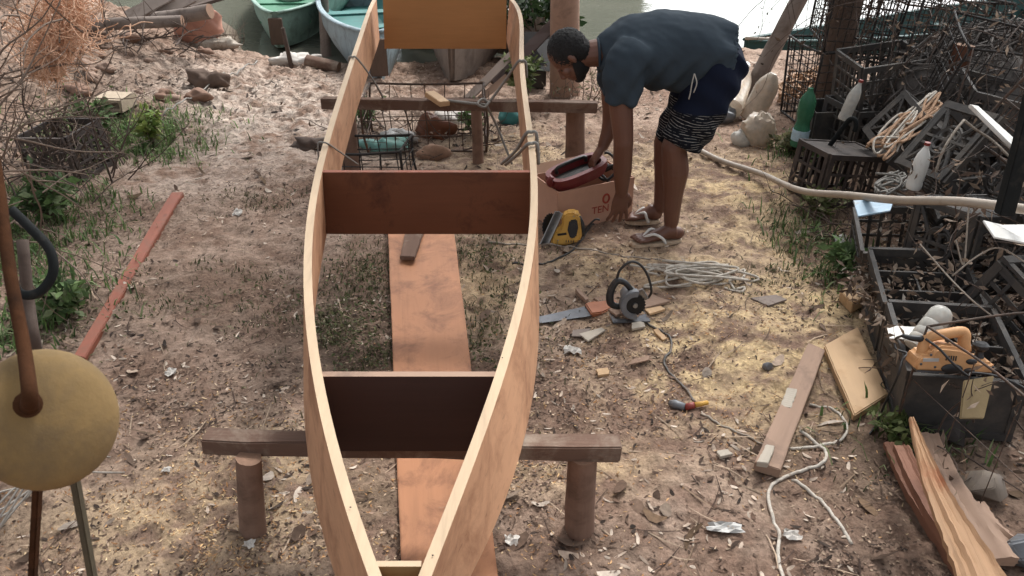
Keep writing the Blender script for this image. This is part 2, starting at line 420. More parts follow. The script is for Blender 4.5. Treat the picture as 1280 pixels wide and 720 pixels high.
M['green_o'] = wood('pale_green_paint', (136, 162, 150), .8, 1.15, .65, 1.5, 14, .2, knots=False, dirt=(92, 104, 96), dirtamt=.35)
M['bluegrey'] = wood('blue_grey_paint', (140, 156, 162), .8, 1.15, .7, 1.5, 14, .25, knots=False, dirt=(92, 94, 94), dirtamt=.4)
M['tealin'] = wood('teal_inside_paint', (58, 112, 108), .75, 1.2, .65, 1.5, 14, .2, knots=False, dirt=(66, 84, 82), dirtamt=.35)
M['greyboat'] = wood('bare_grey_hull', (126, 112, 102), .6, 1.25, .85, 1.3, 12, .4, knots=False, dirt=(90, 78, 70), dirtamt=.4)
M['paleboat'] = wood('pale_grey_hull', (170, 164, 158), .8, 1.12, .75, 1.3, 12, .3, knots=False, dirt=(130, 118, 108), dirtamt=.4)
M['bark'] = wood('pinkish_bark', (156, 126, 108), .7, 1.2, .9, 3, 9, .6, axis=2, dirt=(110, 88, 76), dirtamt=.3)
M['bark_d'] = wood('dark_bark', (96, 80, 70), .6, 1.3, .9, 4, 14, .8, axis=2)
M['stone'] = plain('stone', (112, 100, 88), .85, .25, 9, .6, dirt=(84, 78, 76), dirtamt=.45)
M['brick'] = plain('concrete_block', (158, 142, 122), .9, .2, 30, .5)
M['twig'] = plain('dry_twig', (104, 88, 76), .9, .3, 30, .3)
M['twig_d'] = plain('dark_twig', (74, 60, 52), .9, .3, 30, .3)
M['net_o'] = plain('orange_net', (206, 166, 138), .9, .2, 60, .3)
M['net_g'] = plain('grey_net', (94, 88, 84), .9, .3, 60, .3)
M['cloth_o'] = plain('orange_sheet', (164, 118, 100), .85, .2, 14, .2)
M['ball'] = plain('mustard_float', (122, 98, 60), .9, .12, 24, .3, dirt=(100, 82, 56), dirtamt=.55)
M['rust'] = plain('rusty_iron', (66, 42, 27), .95, .3, 30, .4, dirt=(44, 30, 22), dirtamt=.4, spec=.08)
M['olive'] = plain('olive_iron', (72, 64, 48), .75, .25, 30, .3)
M['hose'] = plain('black_rubber', (26, 28, 28), .85, .25, 20, .15, dirt=(60, 56, 50), dirtamt=.25, spec=.2)
M['paper'] = plain('white_paper', (190, 184, 176), .8, .08, 20, .1)
M['darkplastic'] = plain('dark_sheet', (58, 50, 46), .6, .3, 14, .3)
M['leaf'] = attr_mat('leaves', .65, .3)
M['litter'] = attr_mat('litter', .85, 0)
M['handle_w'] = plain('orange_wood_handle', (152, 94, 64), .6, .2, 20, .15)
M['clod'] = plain('dry_clod', (128, 106, 92), .95, .3, 30, .8)
M['tan_d'] = plain('tan_board', (120, 102, 70), .8, .2, 14, .2)
M['teals'] = plain('teal_scrap', (110, 158, 150), .6, .15, 20, .2, dirt=(120, 110, 98), dirtamt=.4)
# ------------------------------------------------------------------ light, camera
W = bpy.data.worlds.new('World'); SC.world = W; W.use_nodes = True
SUN_EL, SUN_AZ = R(52), R(24)      # azimuth from +Y (the river) towards +X
nt = W.node_tree; bg = nt.nodes['Background']
sky = nt.nodes.new('ShaderNodeTexSky'); sky.sky_type = 'NISHITA'; sky.sun_disc = False
sky.sun_elevation = SUN_EL; sky.sun_rotation = SUN_AZ; sky.air_density = 1.2; sky.dust_density = 4; sky.ozone_density = 1
hs = nt.nodes.new('ShaderNodeHueSaturation'); hs.inputs['Saturation'].default_value = .22
nt.links.new(sky.outputs[0], hs.inputs['Color']); # thin bright cloud over the river, thickest towards the sun
tc = nt.nodes.new('ShaderNodeTexCoord'); dp = nt.nodes.new('ShaderNodeVectorMath'); dp.operation = 'DOT_PRODUCT'; nt.links.new(tc.outputs['Generated'], dp.inputs[0])
dp.inputs[1].default_value = (math.sin(R(26)) * math.cos(R(16)), math.cos(R(26)) * math.cos(R(16)), math.sin(R(16)))
cr = nt.nodes.new('ShaderNodeValToRGB'); cr.color_ramp.elements[0].position = .45; cr.color_ramp.elements[0].color = (0, 0, 0, 1); cr.color_ramp.elements[1].position = 1; cr.color_ramp.elements[1].color = (13, 13.4, 13.9, 1); cr.color_ramp.interpolation = 'EASE'
nt.links.new(dp.outputs['Value'], cr.inputs[0])
cn = nt.nodes.new('ShaderNodeTexNoise'); cn.inputs['Scale'].default_value = 3; cn.inputs['Detail'].default_value = 5; nt.links.new(tc.outputs['Generated'], cn.inputs['Vector'])
cm = nt.nodes.new('ShaderNodeMix'); cm.data_type = 'RGBA'; cm.blend_type = 'MULTIPLY'; cm.inputs[0].default_value = .35; nt.links.new(cr.outputs[0], cm.inputs[6]); nt.links.new(cn.outputs['Color'], cm.inputs[7])
ca = nt.nodes.new('ShaderNodeMix'); ca.data_type = 'RGBA'; ca.blend_type = 'ADD'; ca.inputs[0].default_value = 1; nt.links.new(hs.outputs[0], ca.inputs[6]); nt.links.new(cm.outputs[2], ca.inputs[7])
nt.links.new(ca.outputs[2], bg.inputs[0]); bg.inputs[1].default_value = .14
sl = bpy.data.lights.new('sun', 'SUN'); sl.energy = 2.1; sl.angle = R(11); sl.color = (1, .98, .95)
so = bpy.data.objects.new('sun', sl); COL.objects.link(so)
dv = Vector((math.sin(SUN_AZ) * math.cos(SUN_EL), math.cos(SUN_AZ) * math.cos(SUN_EL), math.sin(SUN_EL)))
so.rotation_euler = dv.to_track_quat('Z', 'Y').to_euler(); so.location = (0, 0, 12)
cd = bpy.data.cameras.new('camera'); co = bpy.data.objects.new('camera', cd); COL.objects.link(co); SC.camera = co
co.location = CAM; co.rotation_euler = (R(90) - PITCH, 0, 0); cd.sensor_width = 36; cd.lens = 36 * FPX / 1280; cd.clip_end = 2000; cd.clip_start = .05
cd.dof.use_dof = True; cd.dof.focus_distance = 3.1; cd.dof.aperture_fstop = 10
SC.view_settings.view_transform = 'Standard'; SC.view_settings.look = 'None'; SC.view_settings.exposure = .74; SC.view_settings.gamma = 1
SC.cycles.use_denoising = True; SC.cycles.max_bounces = 8
# ------------------------------------------------------------------ ground
def axis(lo, hi, d, far0, far1):
    a = list(np.arange(lo, hi, d)); s = d; x = lo
    L = []
    while x > far0: s *= 1.35; x -= s; L.append(x)
    s = d; x = a[-1]; Rr = []
    while x < far1: s *= 1.35; x += s; Rr.append(x)
    return np.array(L[::-1] + a + Rr)
gx = axis(-4.6, 4.6, .017, -220, 220); gy = axis(.7, 9.8, .017, -120, 260)
X, Y = np.meshgrid(gx, gy)
Z = G(X, Y)
rf = np.random.default_rng(77)      # trodden footprints and scuffs
for k in range(90):
    fy = rf.uniform(1.3, 6.5); fx = rf.uniform(-.7, .7) * (fy * .9 + .95); a = rf.uniform(0, np.pi); c, s = np.cos(a), np.sin(a); w = (np.abs(X - fx) < .3) & (np.abs(Y - fy) < .3)
    u = ((X[w] - fx) * c + (Y[w] - fy) * s) / .12; v = (-(X[w] - fx) * s + (Y[w] - fy) * c) / .048; q = u * u + v * v
    Z[w] += -.013 * np.exp(-q * q) + .006 * np.exp(-(q - 2) ** 2 * 1.5)
V = np.stack([X.ravel(), Y.ravel(), Z.ravel()], 1)
nx, ny = len(gx), len(gy)
I = (np.arange(ny - 1)[:, None] * nx + np.arange(nx - 1)[None]).ravel()
F = np.stack([I, I + 1, I + 1 + nx, I + nx], 1)
def spot(pts, x, y):
    t = np.zeros_like(np.asarray(x, float))
    for px, py, rx, ry, a in pts:
        p = gnd(px, py); t = np.maximum(t, a * np.exp(-((x - p.x) / rx) ** 2 - ((y - p.y) / ry) ** 2))
    return t
SAW = [(940, 440, .5, .5, 1), (870, 420, .35, .3, .9), (1010, 380, .35, .5, .8), (890, 470, .4, .3, .8), (960, 300, .5, .5, .6), (930, 230, .5, .6, .75), (880, 340, .35, .35, .6),
       (760, 330, .3, .3, .5), (610, 350, .25, .5, .5), (330, 610, .4, .3, .45), (200, 660, .4, .2, .5), (830, 215, .5, .5, .55), (640, 190, .5, .5, .5), (700, 580, .3, .15, .55), (330, 580, .25, .2, .4)]
PALE = [(340, 150, .9, 1.1, 1), (300, 110, .8, .8, .9), (390, 110, .5, .6, .8), (250, 210, .6, .6, .5), (450, 190, .8, .6, .5)]
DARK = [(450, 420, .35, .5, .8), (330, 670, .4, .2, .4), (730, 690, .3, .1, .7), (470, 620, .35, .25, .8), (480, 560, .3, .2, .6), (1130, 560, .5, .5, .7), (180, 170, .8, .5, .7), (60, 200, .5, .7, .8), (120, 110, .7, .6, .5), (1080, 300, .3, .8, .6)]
GRS = [(430, 400, .22, .4, 1), (440, 440, .2, .2, .8), (470, 330, .2, .3, .5), (260, 360, .3, .25, .6), (280, 405, .22, .12, .6), (320, 250, .2, .15, .6), (600, 320, .3, .3, .6), (600, 430, .2, .3, .6), (650, 400, .2, .3, .3),
       (150, 165, .55, .5, 1), (180, 190, .4, .2, .7), (60, 300, .45, .5, 1), (80, 400, .35, .25, 1), (1030, 320, .2, .5, .8), (1010, 280, .2, .3, .6), (1100, 560, .2, .12, .8), (850, 200, .4, .3, .4), (600, 160, .4, .4, .4), (1000, 200, .25, .5, .5), (520, 190, .5, .3, .4), (960, 350, .2, .2, .3)]
saw = spot(SAW, X, Y); pale = spot(PALE, X, Y); dark = spot(DARK, X, Y); grs = spot(GRS, X, Y)
n1 = fbm(X, Y, 3, 5); n2 = fbm(X + 7, Y + 3, 16, 4); n3 = fbm(X + 2, Y + 13, 46, 3)
def c3(r): return np.array(lin(r))
D0, D1, PA, SW, DK, MUD = c3((128, 105, 91)), c3((157, 136, 121)), c3((186, 172, 160)), c3((214, 188, 146)), c3((90, 75, 64)), c3((112, 104, 92))
def lerp(a, b, t): return a + (b - a) * t[..., None]
C = lerp(np.broadcast_to(D0, X.shape + (3,)), D1, sstep(.35, .68, n1 * .6 + n2 * .4))
C = lerp(C, PA, np.clip(pale * sstep(.3, .6, n1 * .5 + n2 * .5) * 1.1, 0, 1)); C = lerp(C, SW, np.clip(saw * sstep(.36, .6, n2 * .6 + n1 * .4) * 1.15, 0, .95))
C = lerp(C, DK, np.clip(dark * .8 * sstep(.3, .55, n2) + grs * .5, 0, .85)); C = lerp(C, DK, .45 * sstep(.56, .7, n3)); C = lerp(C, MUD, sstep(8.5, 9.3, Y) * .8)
t = NT('dirt'); a = t.n('ShaderNodeVertexColor', layer_name='Col'); v = t.coord()
vo = t.n('ShaderNodeTexVoronoi'); vo.inputs['Scale'].default_value = 42; t.l(v, vo.inputs['Vector'])
f1 = t.noise(v, 90, 6, .7, .3); f2 = t.noise(v, 26, 6, .7)
col = t.mix(1, a.outputs[0], t.ramp(f1, [(.3, (.6, .58, .58)), (.5, (1, 1, 1)), (.72, (1.22, 1.2, 1.17))]), 'MULTIPLY')
col = t.mix(1, col, t.ramp(f2, [(.3, (.7, .69, .68)), (.55, (1, 1, 1)), (.75, (1.16, 1.15, 1.12))]), 'MULTIPLY')
t.color(col); t.set(Roughness=.95, Specular_IOR_Level=.12)
h = t.math('ADD', t.math('MULTIPLY', f1, .5), t.math('ADD', f2, t.math('MULTIPLY', vo.outputs['Distance'], .5)))
t.bump(h, .8, .012); M['dirt'] = t.m
prop(raw_mesh('ground', V, F, M['dirt'], C.reshape(-1, 3), smooth=True), kind='structure')
# ------------------------------------------------------------------ river
WZ = -.62
t = NT('river_water'); v = t.coord((1, 2.2, 1))
t.color(t.ramp(t.noise(t.coord(), .35, 3), [(.35, lin((88, 90, 80))), (.7, lin((108, 108, 97)))])); t.set(Roughness=.06, IOR=1.33, Specular_IOR_Level=.5)
t.bump(t.noise(v, 2.2, 3, .5), .06, .05); M['water'] = t.m
b = MB(); b.add([(-300, 8.2, WZ), (300, 8.2, WZ), (300, 75, WZ), (-300, 75, WZ)], [(0, 1, 2, 3)]); prop(b.build('river_water', M['water']), kind='structure')
b = MB(); vs = []; K = 60
for i in range(K + 1):
    x = -300 + 600 * i / K
    vs += [(x, 72 + 3 * math.sin(x * .05), WZ - .6), (x, 76 + 3 * math.sin(x * .05), .6), (x, 110, 2.2), (x, 420, 9)]
fs = [(i * 4 + k, (i + 1) * 4 + k, (i + 1) * 4 + k + 1, i * 4 + k + 1) for i in range(K) for k in range(3)]
b.add(vs, fs); prop(b.build('far_bank', M['dirt'], M=Matrix.Identity(4)), kind='structure')
# ------------------------------------------------------------------ leaf scatter tools
def leaf_cloud(pts, size, cols, droop=.3, aspect=.42, rng=RNG, up=None):
    """folded leaf: 4 points, 2 triangles, random facing; returns arrays"""
    n = len(pts); pts = np.asarray(pts, float); s = size * rng.uniform(.6, 1.35, n)
    d = rng.normal(size=(n, 3)); d[:, 2] = d[:, 2] * .6 - droop; d /= np.linalg.norm(d, axis=1)[:, None]
    e = rng.normal(size=(n, 3)); e -= d * (e * d).sum(1)[:, None]; e /= np.linalg.norm(e, axis=1)[:, None]
    nn = np.cross(d, e); s = s[:, None]
    a = pts; m = pts + d * s * .5 + nn * s * .09
    V = np.stack([a, m + e * s * aspect * .5, a + d * s, m - e * s * aspect * .5], 1).reshape(-1, 3)
    i = np.arange(n)[:, None] * 4; F = np.concatenate([i + [[0, 1, 2]], i + [[0, 2, 3]]], 0)
    cols = np.asarray([lin(c) for c in cols]); C = cols[rng.integers(0, len(cols), n)] * rng.uniform(.65, 1.35, n)[:, None]
    return V, F, np.repeat(C, 4, 0)
GREENS = [(58, 84, 40), (70, 98, 46), (44, 66, 34), (86, 108, 54)]
# far trees over the river: seen only as the reflection on the water
rng = np.random.default_rng(3); P = []
for k in range(70):
    y = rng.uniform(78, 105); x = rng.uniform(-150, .15 * y - 4.5); H = rng.uniform(17, 26); m = 130
    th = rng.uniform(0, 2 * np.pi, m); zz = rng.uniform(.05, 1, m); rr = np.sqrt(rng.uniform(0, 1, m)) * 5.5 * np.sqrt(np.clip(1.05 - (zz - .45) ** 2 * 3, .05, 1))
    P.append(np.stack([x + rr * np.cos(th), y + rr * np.sin(th), zz * H], 1))
V_, F_, C_ = leaf_cloud(np.concatenate(P), 4.2, [(66, 78, 50), (56, 70, 44), (78, 86, 58)], 0, .8, rng)
prop(raw_mesh('far_wood', V_, F_, M['leaf'], C_), 'green wood on the far bank mirrored in the water', 'wood', kind='stuff')
# ------------------------------------------------------------------ litter, chips, grass
def in_view(n, rng, pw=1.0):
    """ground points spread over the picture: half evenly over the ground seen, half weighted to the camera"""
    y = .9 + 7.6 * rng.uniform(0, 1, n) ** pw; hw = .75 * (y * .9 + .95); x = rng.uniform(-1, 1, n) * hw
    return x, y
def flakes(name, n, l0, l1, w0, w1, cols, rng, dens, pw, label, cat, curl=.25, tilt=.35, lift=.002, mat='litter'):
    x, y = in_view(n * 3, rng, pw); k = rng.uniform(0, 1, len(x)) < dens(x, y); x, y = x[k][:n], y[k][:n]; n = len(x)
    L = rng.uniform(l0, l1, n); Wd = rng.uniform(w0, w1, n); yaw = rng.uniform(0, 2 * np.pi, n)
    px = rng.normal(0, tilt, n); py = rng.normal(0, tilt * .6, n); cu = rng.uniform(-.3, 1, n) * curl
    us = np.array([-.5, -.17, .17, .5]); wprof = np.array([.45, 1, .95, .3]) if mat == 'litter' else np.ones(4)
    V = np.zeros((n, 8, 3))
    bend = rng.normal(0, .22, n)
    for i, u in enumerate(us):
        for j, s in enumerate((-.5, .5)):
            lx = u * L; ly = s * Wd * wprof[i] + bend * L * (u * u) * 1.2; lz = cu * L * (u * u * 2 - .12) + px * lx * .5 + py * ly
            V[:, i * 2 + j, 0] = x + lx * np.cos(yaw) - ly * np.sin(yaw); V[:, i * 2 + j, 1] = y + lx * np.sin(yaw) + ly * np.cos(yaw); V[:, i * 2 + j, 2] = lz
    V[:, :, 2] += G(x, y)[:, None] + lift - np.minimum(V[:, :, 2].min(1), 0)[:, None] * .6
    b0 = np.arange(n)[:, None] * 8; F = np.concatenate([b0 + [[2 * i, 2 * i + 2, 2 * i + 3, 2 * i + 1]] for i in range(3)], 0)
    cc = np.asarray([lin(c) for c in cols]); C = cc[rng.integers(0, len(cc), n)] * rng.uniform(.6, 1.3, n)[:, None]
    return prop(raw_mesh(name, V.reshape(-1, 3), F, M['litter'], np.repeat(C, 8, 0)), label, cat, kind='stuff')
def clumpy(x, y, s=2.2, lo=.38, hi=.62): return sstep(lo, hi, fbm(x + 50, y, s, 3))
onG = lambda x, y: (y < 8.0)
flakes('leaf_litter', 9000, .014, .042, .005, .013, [(96, 76, 64), (124, 102, 88), (72, 58, 50), (170, 152, 136), (58, 48, 42), (112, 90, 76), (188, 172, 156)], np.random.default_rng(21),
       lambda x, y: (.06 + .94 * clumpy(x, y, 1.5, .44, .6) * (.4 + .6 * clumpy(x, y, 6))) * onG(x, y) * (1 - .65 * spot(SAW, x, y)) * (1 - .5 * spot(PALE, x, y)), 1.25, 'dry brown leaves and twigs littering the dirt yard', 'leaf litter')
flakes('fine_litter', 60000, .006, .018, .003, .008, [(104, 84, 72), (138, 116, 100), (84, 68, 58), (172, 150, 128), (72, 58, 50), (122, 100, 86)], np.random.default_rng(22),
       lambda x, y: (.12 + .88 * clumpy(x, y, 1.9, .42, .6)) * onG(x, y), 1.5, 'small crumbs of leaf and bark strewn over the dirt', 'leaf litter')
SHAV = [(200, 640, .6, .5, 1), (330, 600, .5, .4, .9), (300, 700, .5, .3, 1), (180, 560, .4, .3, .7), (120, 690, .5, .3, .9), (700, 580, .35, .2, .8), (690, 690, .3, .12, .6), (870, 420, .8, .6, .9), (900, 500, .5, .4, .6),
        (930, 230, .8, .9, .9), (640, 190, .6, .5, .7), (980, 360, .6, .5, .8), (770, 300, .5, .5, .6), (400, 520, .3, .3, .4), (620, 420, .3, .6, .5)]
flakes('wood_shavings', 34000, .005, .019, .0022, .005, [(196, 162, 118), (180, 142, 102), (164, 122, 84), (206, 180, 142), (140, 102, 72)], np.random.default_rng(23),
       lambda x, y: np.clip(spot(SHAV, x, y) * (.35 + .65 * clumpy(x, y, 3.5)), 0, 1) * onG(x, y), 1.6, 'pale curled wood shavings strewn over the dirt yard', 'shavings', curl=.6, tilt=.5)
flakes('twig_litter', 1500, .06, .2, .003, .006, [(96, 78, 66), (128, 108, 90), (76, 60, 52), (160, 140, 120)], np.random.default_rng(24),
       lambda x, y: (.2 + .8 * clumpy(x, y, 1.6)) * onG(x, y), 1.2, 'thin broken twigs scattered over the dirt', 'twigs', curl=.1, tilt=.12, lift=.004)
flakes('fallen_leaves', 420, .05, .10, .018, .04, [(120, 100, 86), (150, 132, 116), (92, 74, 62), (176, 162, 148), (104, 84, 66)], np.random.default_rng(28), lambda x, y: (.15 + .85 * clumpy(x, y, 1.2, .45, .6)) * onG(x, y), 1.1, 'larger curled dead leaves scattered over the dirt', 'dead leaves', curl=.5, tilt=.5)
BANK = [(200, 110, .9, .8, 1), (120, 80, 1, .7, 1), (330, 100, .8, .6, .6), (420, 150, .5, .6, .6), (560, 180, .9, .6, 1), (240, 170, .7, .5, .6), (850, 130, .9, .7, .5)]
flakes('bank_debris', 5000, .02, .075, .006, .02, [(92, 76, 66), (70, 58, 52), (130, 112, 98), (160, 146, 132), (56, 48, 44)], np.random.default_rng(27), lambda x, y: spot(BANK, x, y) * (.1 + .9 * clumpy(x, y, 2.5, .45, .6)) * (y < 8.6), .6, 'dark bark bits and dead leaves strewn over the muddy bank', 'debris', tilt=.6)
def grass(name, n, h0, h1, cols, rng, pts, label, wd=.006):
    x, y = [], []
    for px, py, rx, ry, a in pts:
        p = gnd(px, py); m = int(n * 3 * a * rx * ry / sum(q[2] * q[3] * q[4] for q in pts)); x.append(p.x + rng.normal(0, rx * .75, m)); y.append(p.y + rng.normal(0, ry * .75, m))
    x = np.concatenate(x); y = np.concatenate(y); o = rng.permutation(len(x)); x = x[o]; y = y[o]; k = rng.uniform(0, 1, len(x)) < (.1 + .9 * clumpy(x, y, 5, .42, .58)); x, y = x[k][:n], y[k][:n]; n = len(x)
    h = rng.uniform(h0, h1, n); yaw = rng.uniform(0, 2 * np.pi, n); lean = rng.uniform(.2, 1.1, n); z = G(x, y)
    dx, dy = np.cos(yaw), np.sin(yaw); V = np.zeros((n, 5, 3)); w = wd * rng.uniform(.5, 1.3, n)
    for i, (t_, ww) in enumerate(((0, 1), (.55, .8))):
        for j, s in enumerate((-.5, .5)):
            o = h * lean * t_ ** 1.6; V[:, i * 2 + j] = np.stack([x + dx * o - dy * s * w * ww, y + dy * o + dx * s * w * ww, z + h * t_ * (1 - .25 * lean * t_)], 1)
    o = h * lean; V[:, 4] = np.stack([x + dx * o, y + dy * o, z + h * (1 - .45 * lean)], 1)
    b0 = np.arange(n)[:, None] * 5
    T = np.concatenate([b0 + [[0, 2, 3]], b0 + [[0, 3, 1]], b0 + [[2, 4, 3]]], 0)
    cc = np.asarray([lin(c) for c in cols]); C = cc[rng.integers(0, len(cc), n)] * rng.uniform(.6, 1.35, n)[:, None]
    return prop(raw_mesh(name, V.reshape(-1, 3), T, M['leaf'], np.repeat(C, 5, 0)), label, 'grass', kind='stuff')
grass('sparse_grass', 4500, .012, .04, [(94, 94, 66), (78, 82, 54), (114, 106, 80), (66, 72, 48)], np.random.default_rng(31), [g for g in GRS if g[1] > 230 and 200 < g[0] < 1150], 'short sparse grass growing out of the trodden dirt', .005)
grass('bank_grass', 5500, .03, .11, [(84, 106, 60), (100, 124, 72), (70, 90, 52), (124, 134, 96)], np.random.default_rng(32),
      [(150, 165, .4, .35, 1), (185, 190, .3, .2, .8), (40, 265, .3, .3, 1), (25, 310, .28, .4, 1), (50, 400, .2, .25, 1), (1030, 320, .16, .4, .7), (1005, 190, .2, .3, .7), (1115, 550, .2, .12, .8)], 'bright green weeds and grass at the yard edges', .009)

# low mossy cover in the damp patches under and beside the boat
rng = np.random.default_rng(61); xs, ys = [], []
for px, py, rx, ry, a in [(430, 400, .16, .3, 1), (445, 440, .16, .15, 1), (470, 330, .14, .2, .5), (255, 362, .22, .16, .5), (280, 405, .2, .09, .5), (318, 250, .16, .1, .5), (600, 320, .2, .25, .5), (600, 430, .12, .25, .5), (650, 400, .14, .2, .3), (55, 400, .2, .2, .9), (40, 280, .25, .35, 1), (150, 165, .4, .3, .9), (1030, 320, .12, .4, .7), (960, 350, .15, .12, .3)]:
    p = gnd(px, py); m = int(1100 * a * rx * ry / .05); xs.append(p.x + rng.normal(0, rx * .8, m)); ys.append(p.y + rng.normal(0, ry * .8, m))
x = np.concatenate(xs); y = np.concatenate(ys); k = rng.uniform(0, 1, len(x)) < clumpy(x, y, 6, .42, .6); x, y = x[k], y[k]
V_, F_, C_ = leaf_cloud(np.stack([x, y, G(x, y) + rng.uniform(.002, .022, len(x))], 1), .02, [(92, 98, 66), (108, 110, 76), (78, 84, 58), (118, 112, 88), (124, 108, 90)], -.1, .5, rng)
prop(raw_mesh('ground_cover', V_, F_, M['leaf'], C_), 'low mossy weeds covering damp patches of the dirt', 'ground cover', kind='stuff')
# ------------------------------------------------------------------ the unfinished boat
HG, HB = .63, .345
def fitted(pix, h, Ys, deg=None):
    P = sorted([(at_h(a, b, h).y, at_h(a, b, h).x) for a, b in pix]); ys = np.array([p[0] for p in P]); xs = np.array([p[1] for p in P])
    return np.polyfit(ys, xs, deg) if deg else (ys, xs)
# centre lines of the two pale top edges and the lower edges, read as world points at their heights
LG = [(468, 0), (449, 50), (425, 120), (407, 180), (396, 233), (387, 286), (384, 360), (389, 430), (402, 500), (419, 557), (443, 636), (466, 720)]
RG = [(640, 0), (652, 75), (659, 135), (664, 180), (666.5, 252), (661, 313), (656, 371), (636, 433), (626, 464), (590, 560), (567, 620), (533, 720)]
LBm = [(476, 20), (464, 75), (444, 135), (432, 180), (410, 262), (393, 371), (384, 470), (385, 535), (393, 590), (409, 645), (424, 720)]
RBm = [(633, 0), (640, 71), (648, 120), (657, 200), (663, 290), (672, 400), (666, 460), (655, 518), (641, 576), (611, 656), (583, 720)]
YS = np.linspace(1.02, 6.35, 64)
def curve(pix, h):
    P = sorted([tuple(at_h(a, b, h))[1::-1] for a, b in pix]); ys = np.array([p[0] for p in P]); xs = np.array([p[1] for p in P])
    c = np.polyfit(ys, xs, 5); f = np.polyval(c, np.clip(YS, ys[0], ys[-1]))
    lo = (YS < ys[0]); s0 = np.polyval(np.polyder(c), ys[0]); s1 = np.polyval(np.polyder(c), ys[-1])
    return f + np.where(lo, (YS - ys[0]) * s0, 0) + np.where(YS > ys[-1], (YS - ys[-1]) * s1, 0)
lg, rg, lb, rb = curve(LG, HG), curve(RG, HG), curve(LBm, HB), curve(RBm, HB)
boat = thing('unfinished_boat', 'unfinished bottomless wooden boat of two bent planks and cross boards on low trestles', 'boat', (-.2, 3.5, HB))
def side(gx_, bx_, s):
    b = MB(); th = .026; vs = []; fs = []; mi = []
    for i, y in enumerate(YS):
        ht = HG + .0 * y; w = .004 * math.sin(y * 3.1)
        vs += [(gx_[i] + s * th / 2, y, ht + w), (gx_[i] - s * th / 2, y, ht + w - .002), (bx_[i] - s * th / 2, y, HB), (bx_[i] + s * th / 2, y, HB)]
    n = len(YS)
    for i in range(n - 1):
        for k in range(4): b_ = i * 4; fs.append((b_ + k, b_ + (k + 1) % 4, b_ + 4 + (k + 1) % 4, b_ + 4 + k)); mi.append(1 if k == 0 else 0)
    fs += [(3, 2, 1, 0), (n * 4 - 4, n * 4 - 3, n * 4 - 2, n * 4 - 1)]; mi += [1, 1]
    b.v = [Vector(v) for v in vs]; b.f = fs; b.m = mi
    o = b.build('side_plank', [M['plank'], M['edge']], boat, smooth='auto')
    return o
side(lg, lb, -1); side(rg, rb, 1)
def xat(arr, y): return float(np.interp(y, YS, arr))
def cross(y, z0, z1, mat, label, th=.022, topm='edge', pix=None):
    k = lambda z, a, c, s: (xat(a, y) * (z - HB) + xat(c, y) * (HG - z)) / (HG - HB) + s * .0145
    vs = []; 
    for yy in (y - th / 2, y + th / 2):
        vs += [(k(z0, lg, lb, 1), yy, z0), (k(z0, rg, rb, -1), yy, z0), (k(z1, rg, rb, -1), yy, z1), (k(z1, lg, lb, 1), yy, z1)]
    if pix:
        f = lambda px, z: at_h(px, 360 - FPX * math.tan(PITCH - math.atan((CAM_H - z) / y)), z).x
        for v0 in (0, 4):
            for j, (px, z) in enumerate(((pix[0], z0), (pix[1], z0), (pix[1], z1), (pix[0] - 3, z1))): vs[v0 + j] = (f(px, z), vs[v0 + j][1], z)
    b = MB(); b.add(vs, [(0, 1, 2, 3), (7, 6, 5, 4), (0, 4, 5, 1), (1, 5, 6, 2), (3, 7, 4, 0)], 0); b.add([vs[3], vs[2], vs[6], vs[7]], [(0, 1, 2, 3)], 1)
    o = b.build('cross_board', [M[mat], M[topm]], boat, bevel=.0015, seg=1); o['label'] = label; return o
cross(1.80, .353, .604, 'bulk_dark', 'nearly black cross board at the narrow end', topm='wash_wood')
cross(3.13, .352, .622, 'bulk_brown', 'red brown cross board in the middle', topm='batten')
cross(6.06, .353, .80, 'bulk_amber', 'amber cross board at the far wide end', pix=(481, 633))
# bow block between the plank ends
pT = [at_h(471, 701, .625), at_h(527, 702, .625)]
y0 = pT[0].y; b = MB()
b.add([(pT[0].x, y0, .625), (pT[1].x, y0, .625), (pT[1].x - .004, y0, .38), (pT[0].x + .004, y0, .38), (pT[0].x, y0 - .014, .625), (pT[1].x, y0 - .014, .625), (pT[1].x - .01, y0 - .014, .38), (pT[0].x + .01, y0 - .014, .38)],
      [(0, 1, 2, 3), (7, 6, 5, 4), (3, 2, 6, 7), (1, 5, 6, 2), (4, 0, 3, 7)], 0)
b.add([(pT[0].x, y0, .625), (pT[1].x, y0, .625), (pT[1].x, y0 - .014, .625), (pT[0].x, y0 - .014, .625)], [(0, 1, 2, 3)], 1)
b.build('bow_block', [M['bow'], M['edge']], boat, bevel=.002)
# nail heads on the pale top edge
for px, py in ((541, 694), (438, 634), (628, 447), (660, 300), (386, 330)):
    b = MB(); p = at_h(px, py, HG + .001); b.ell(p, (.0022, 0, 0), (0, .0022, 0), (0, 0, .001), 8, 4); b.build('nail_head', M['wire_d'], boat)
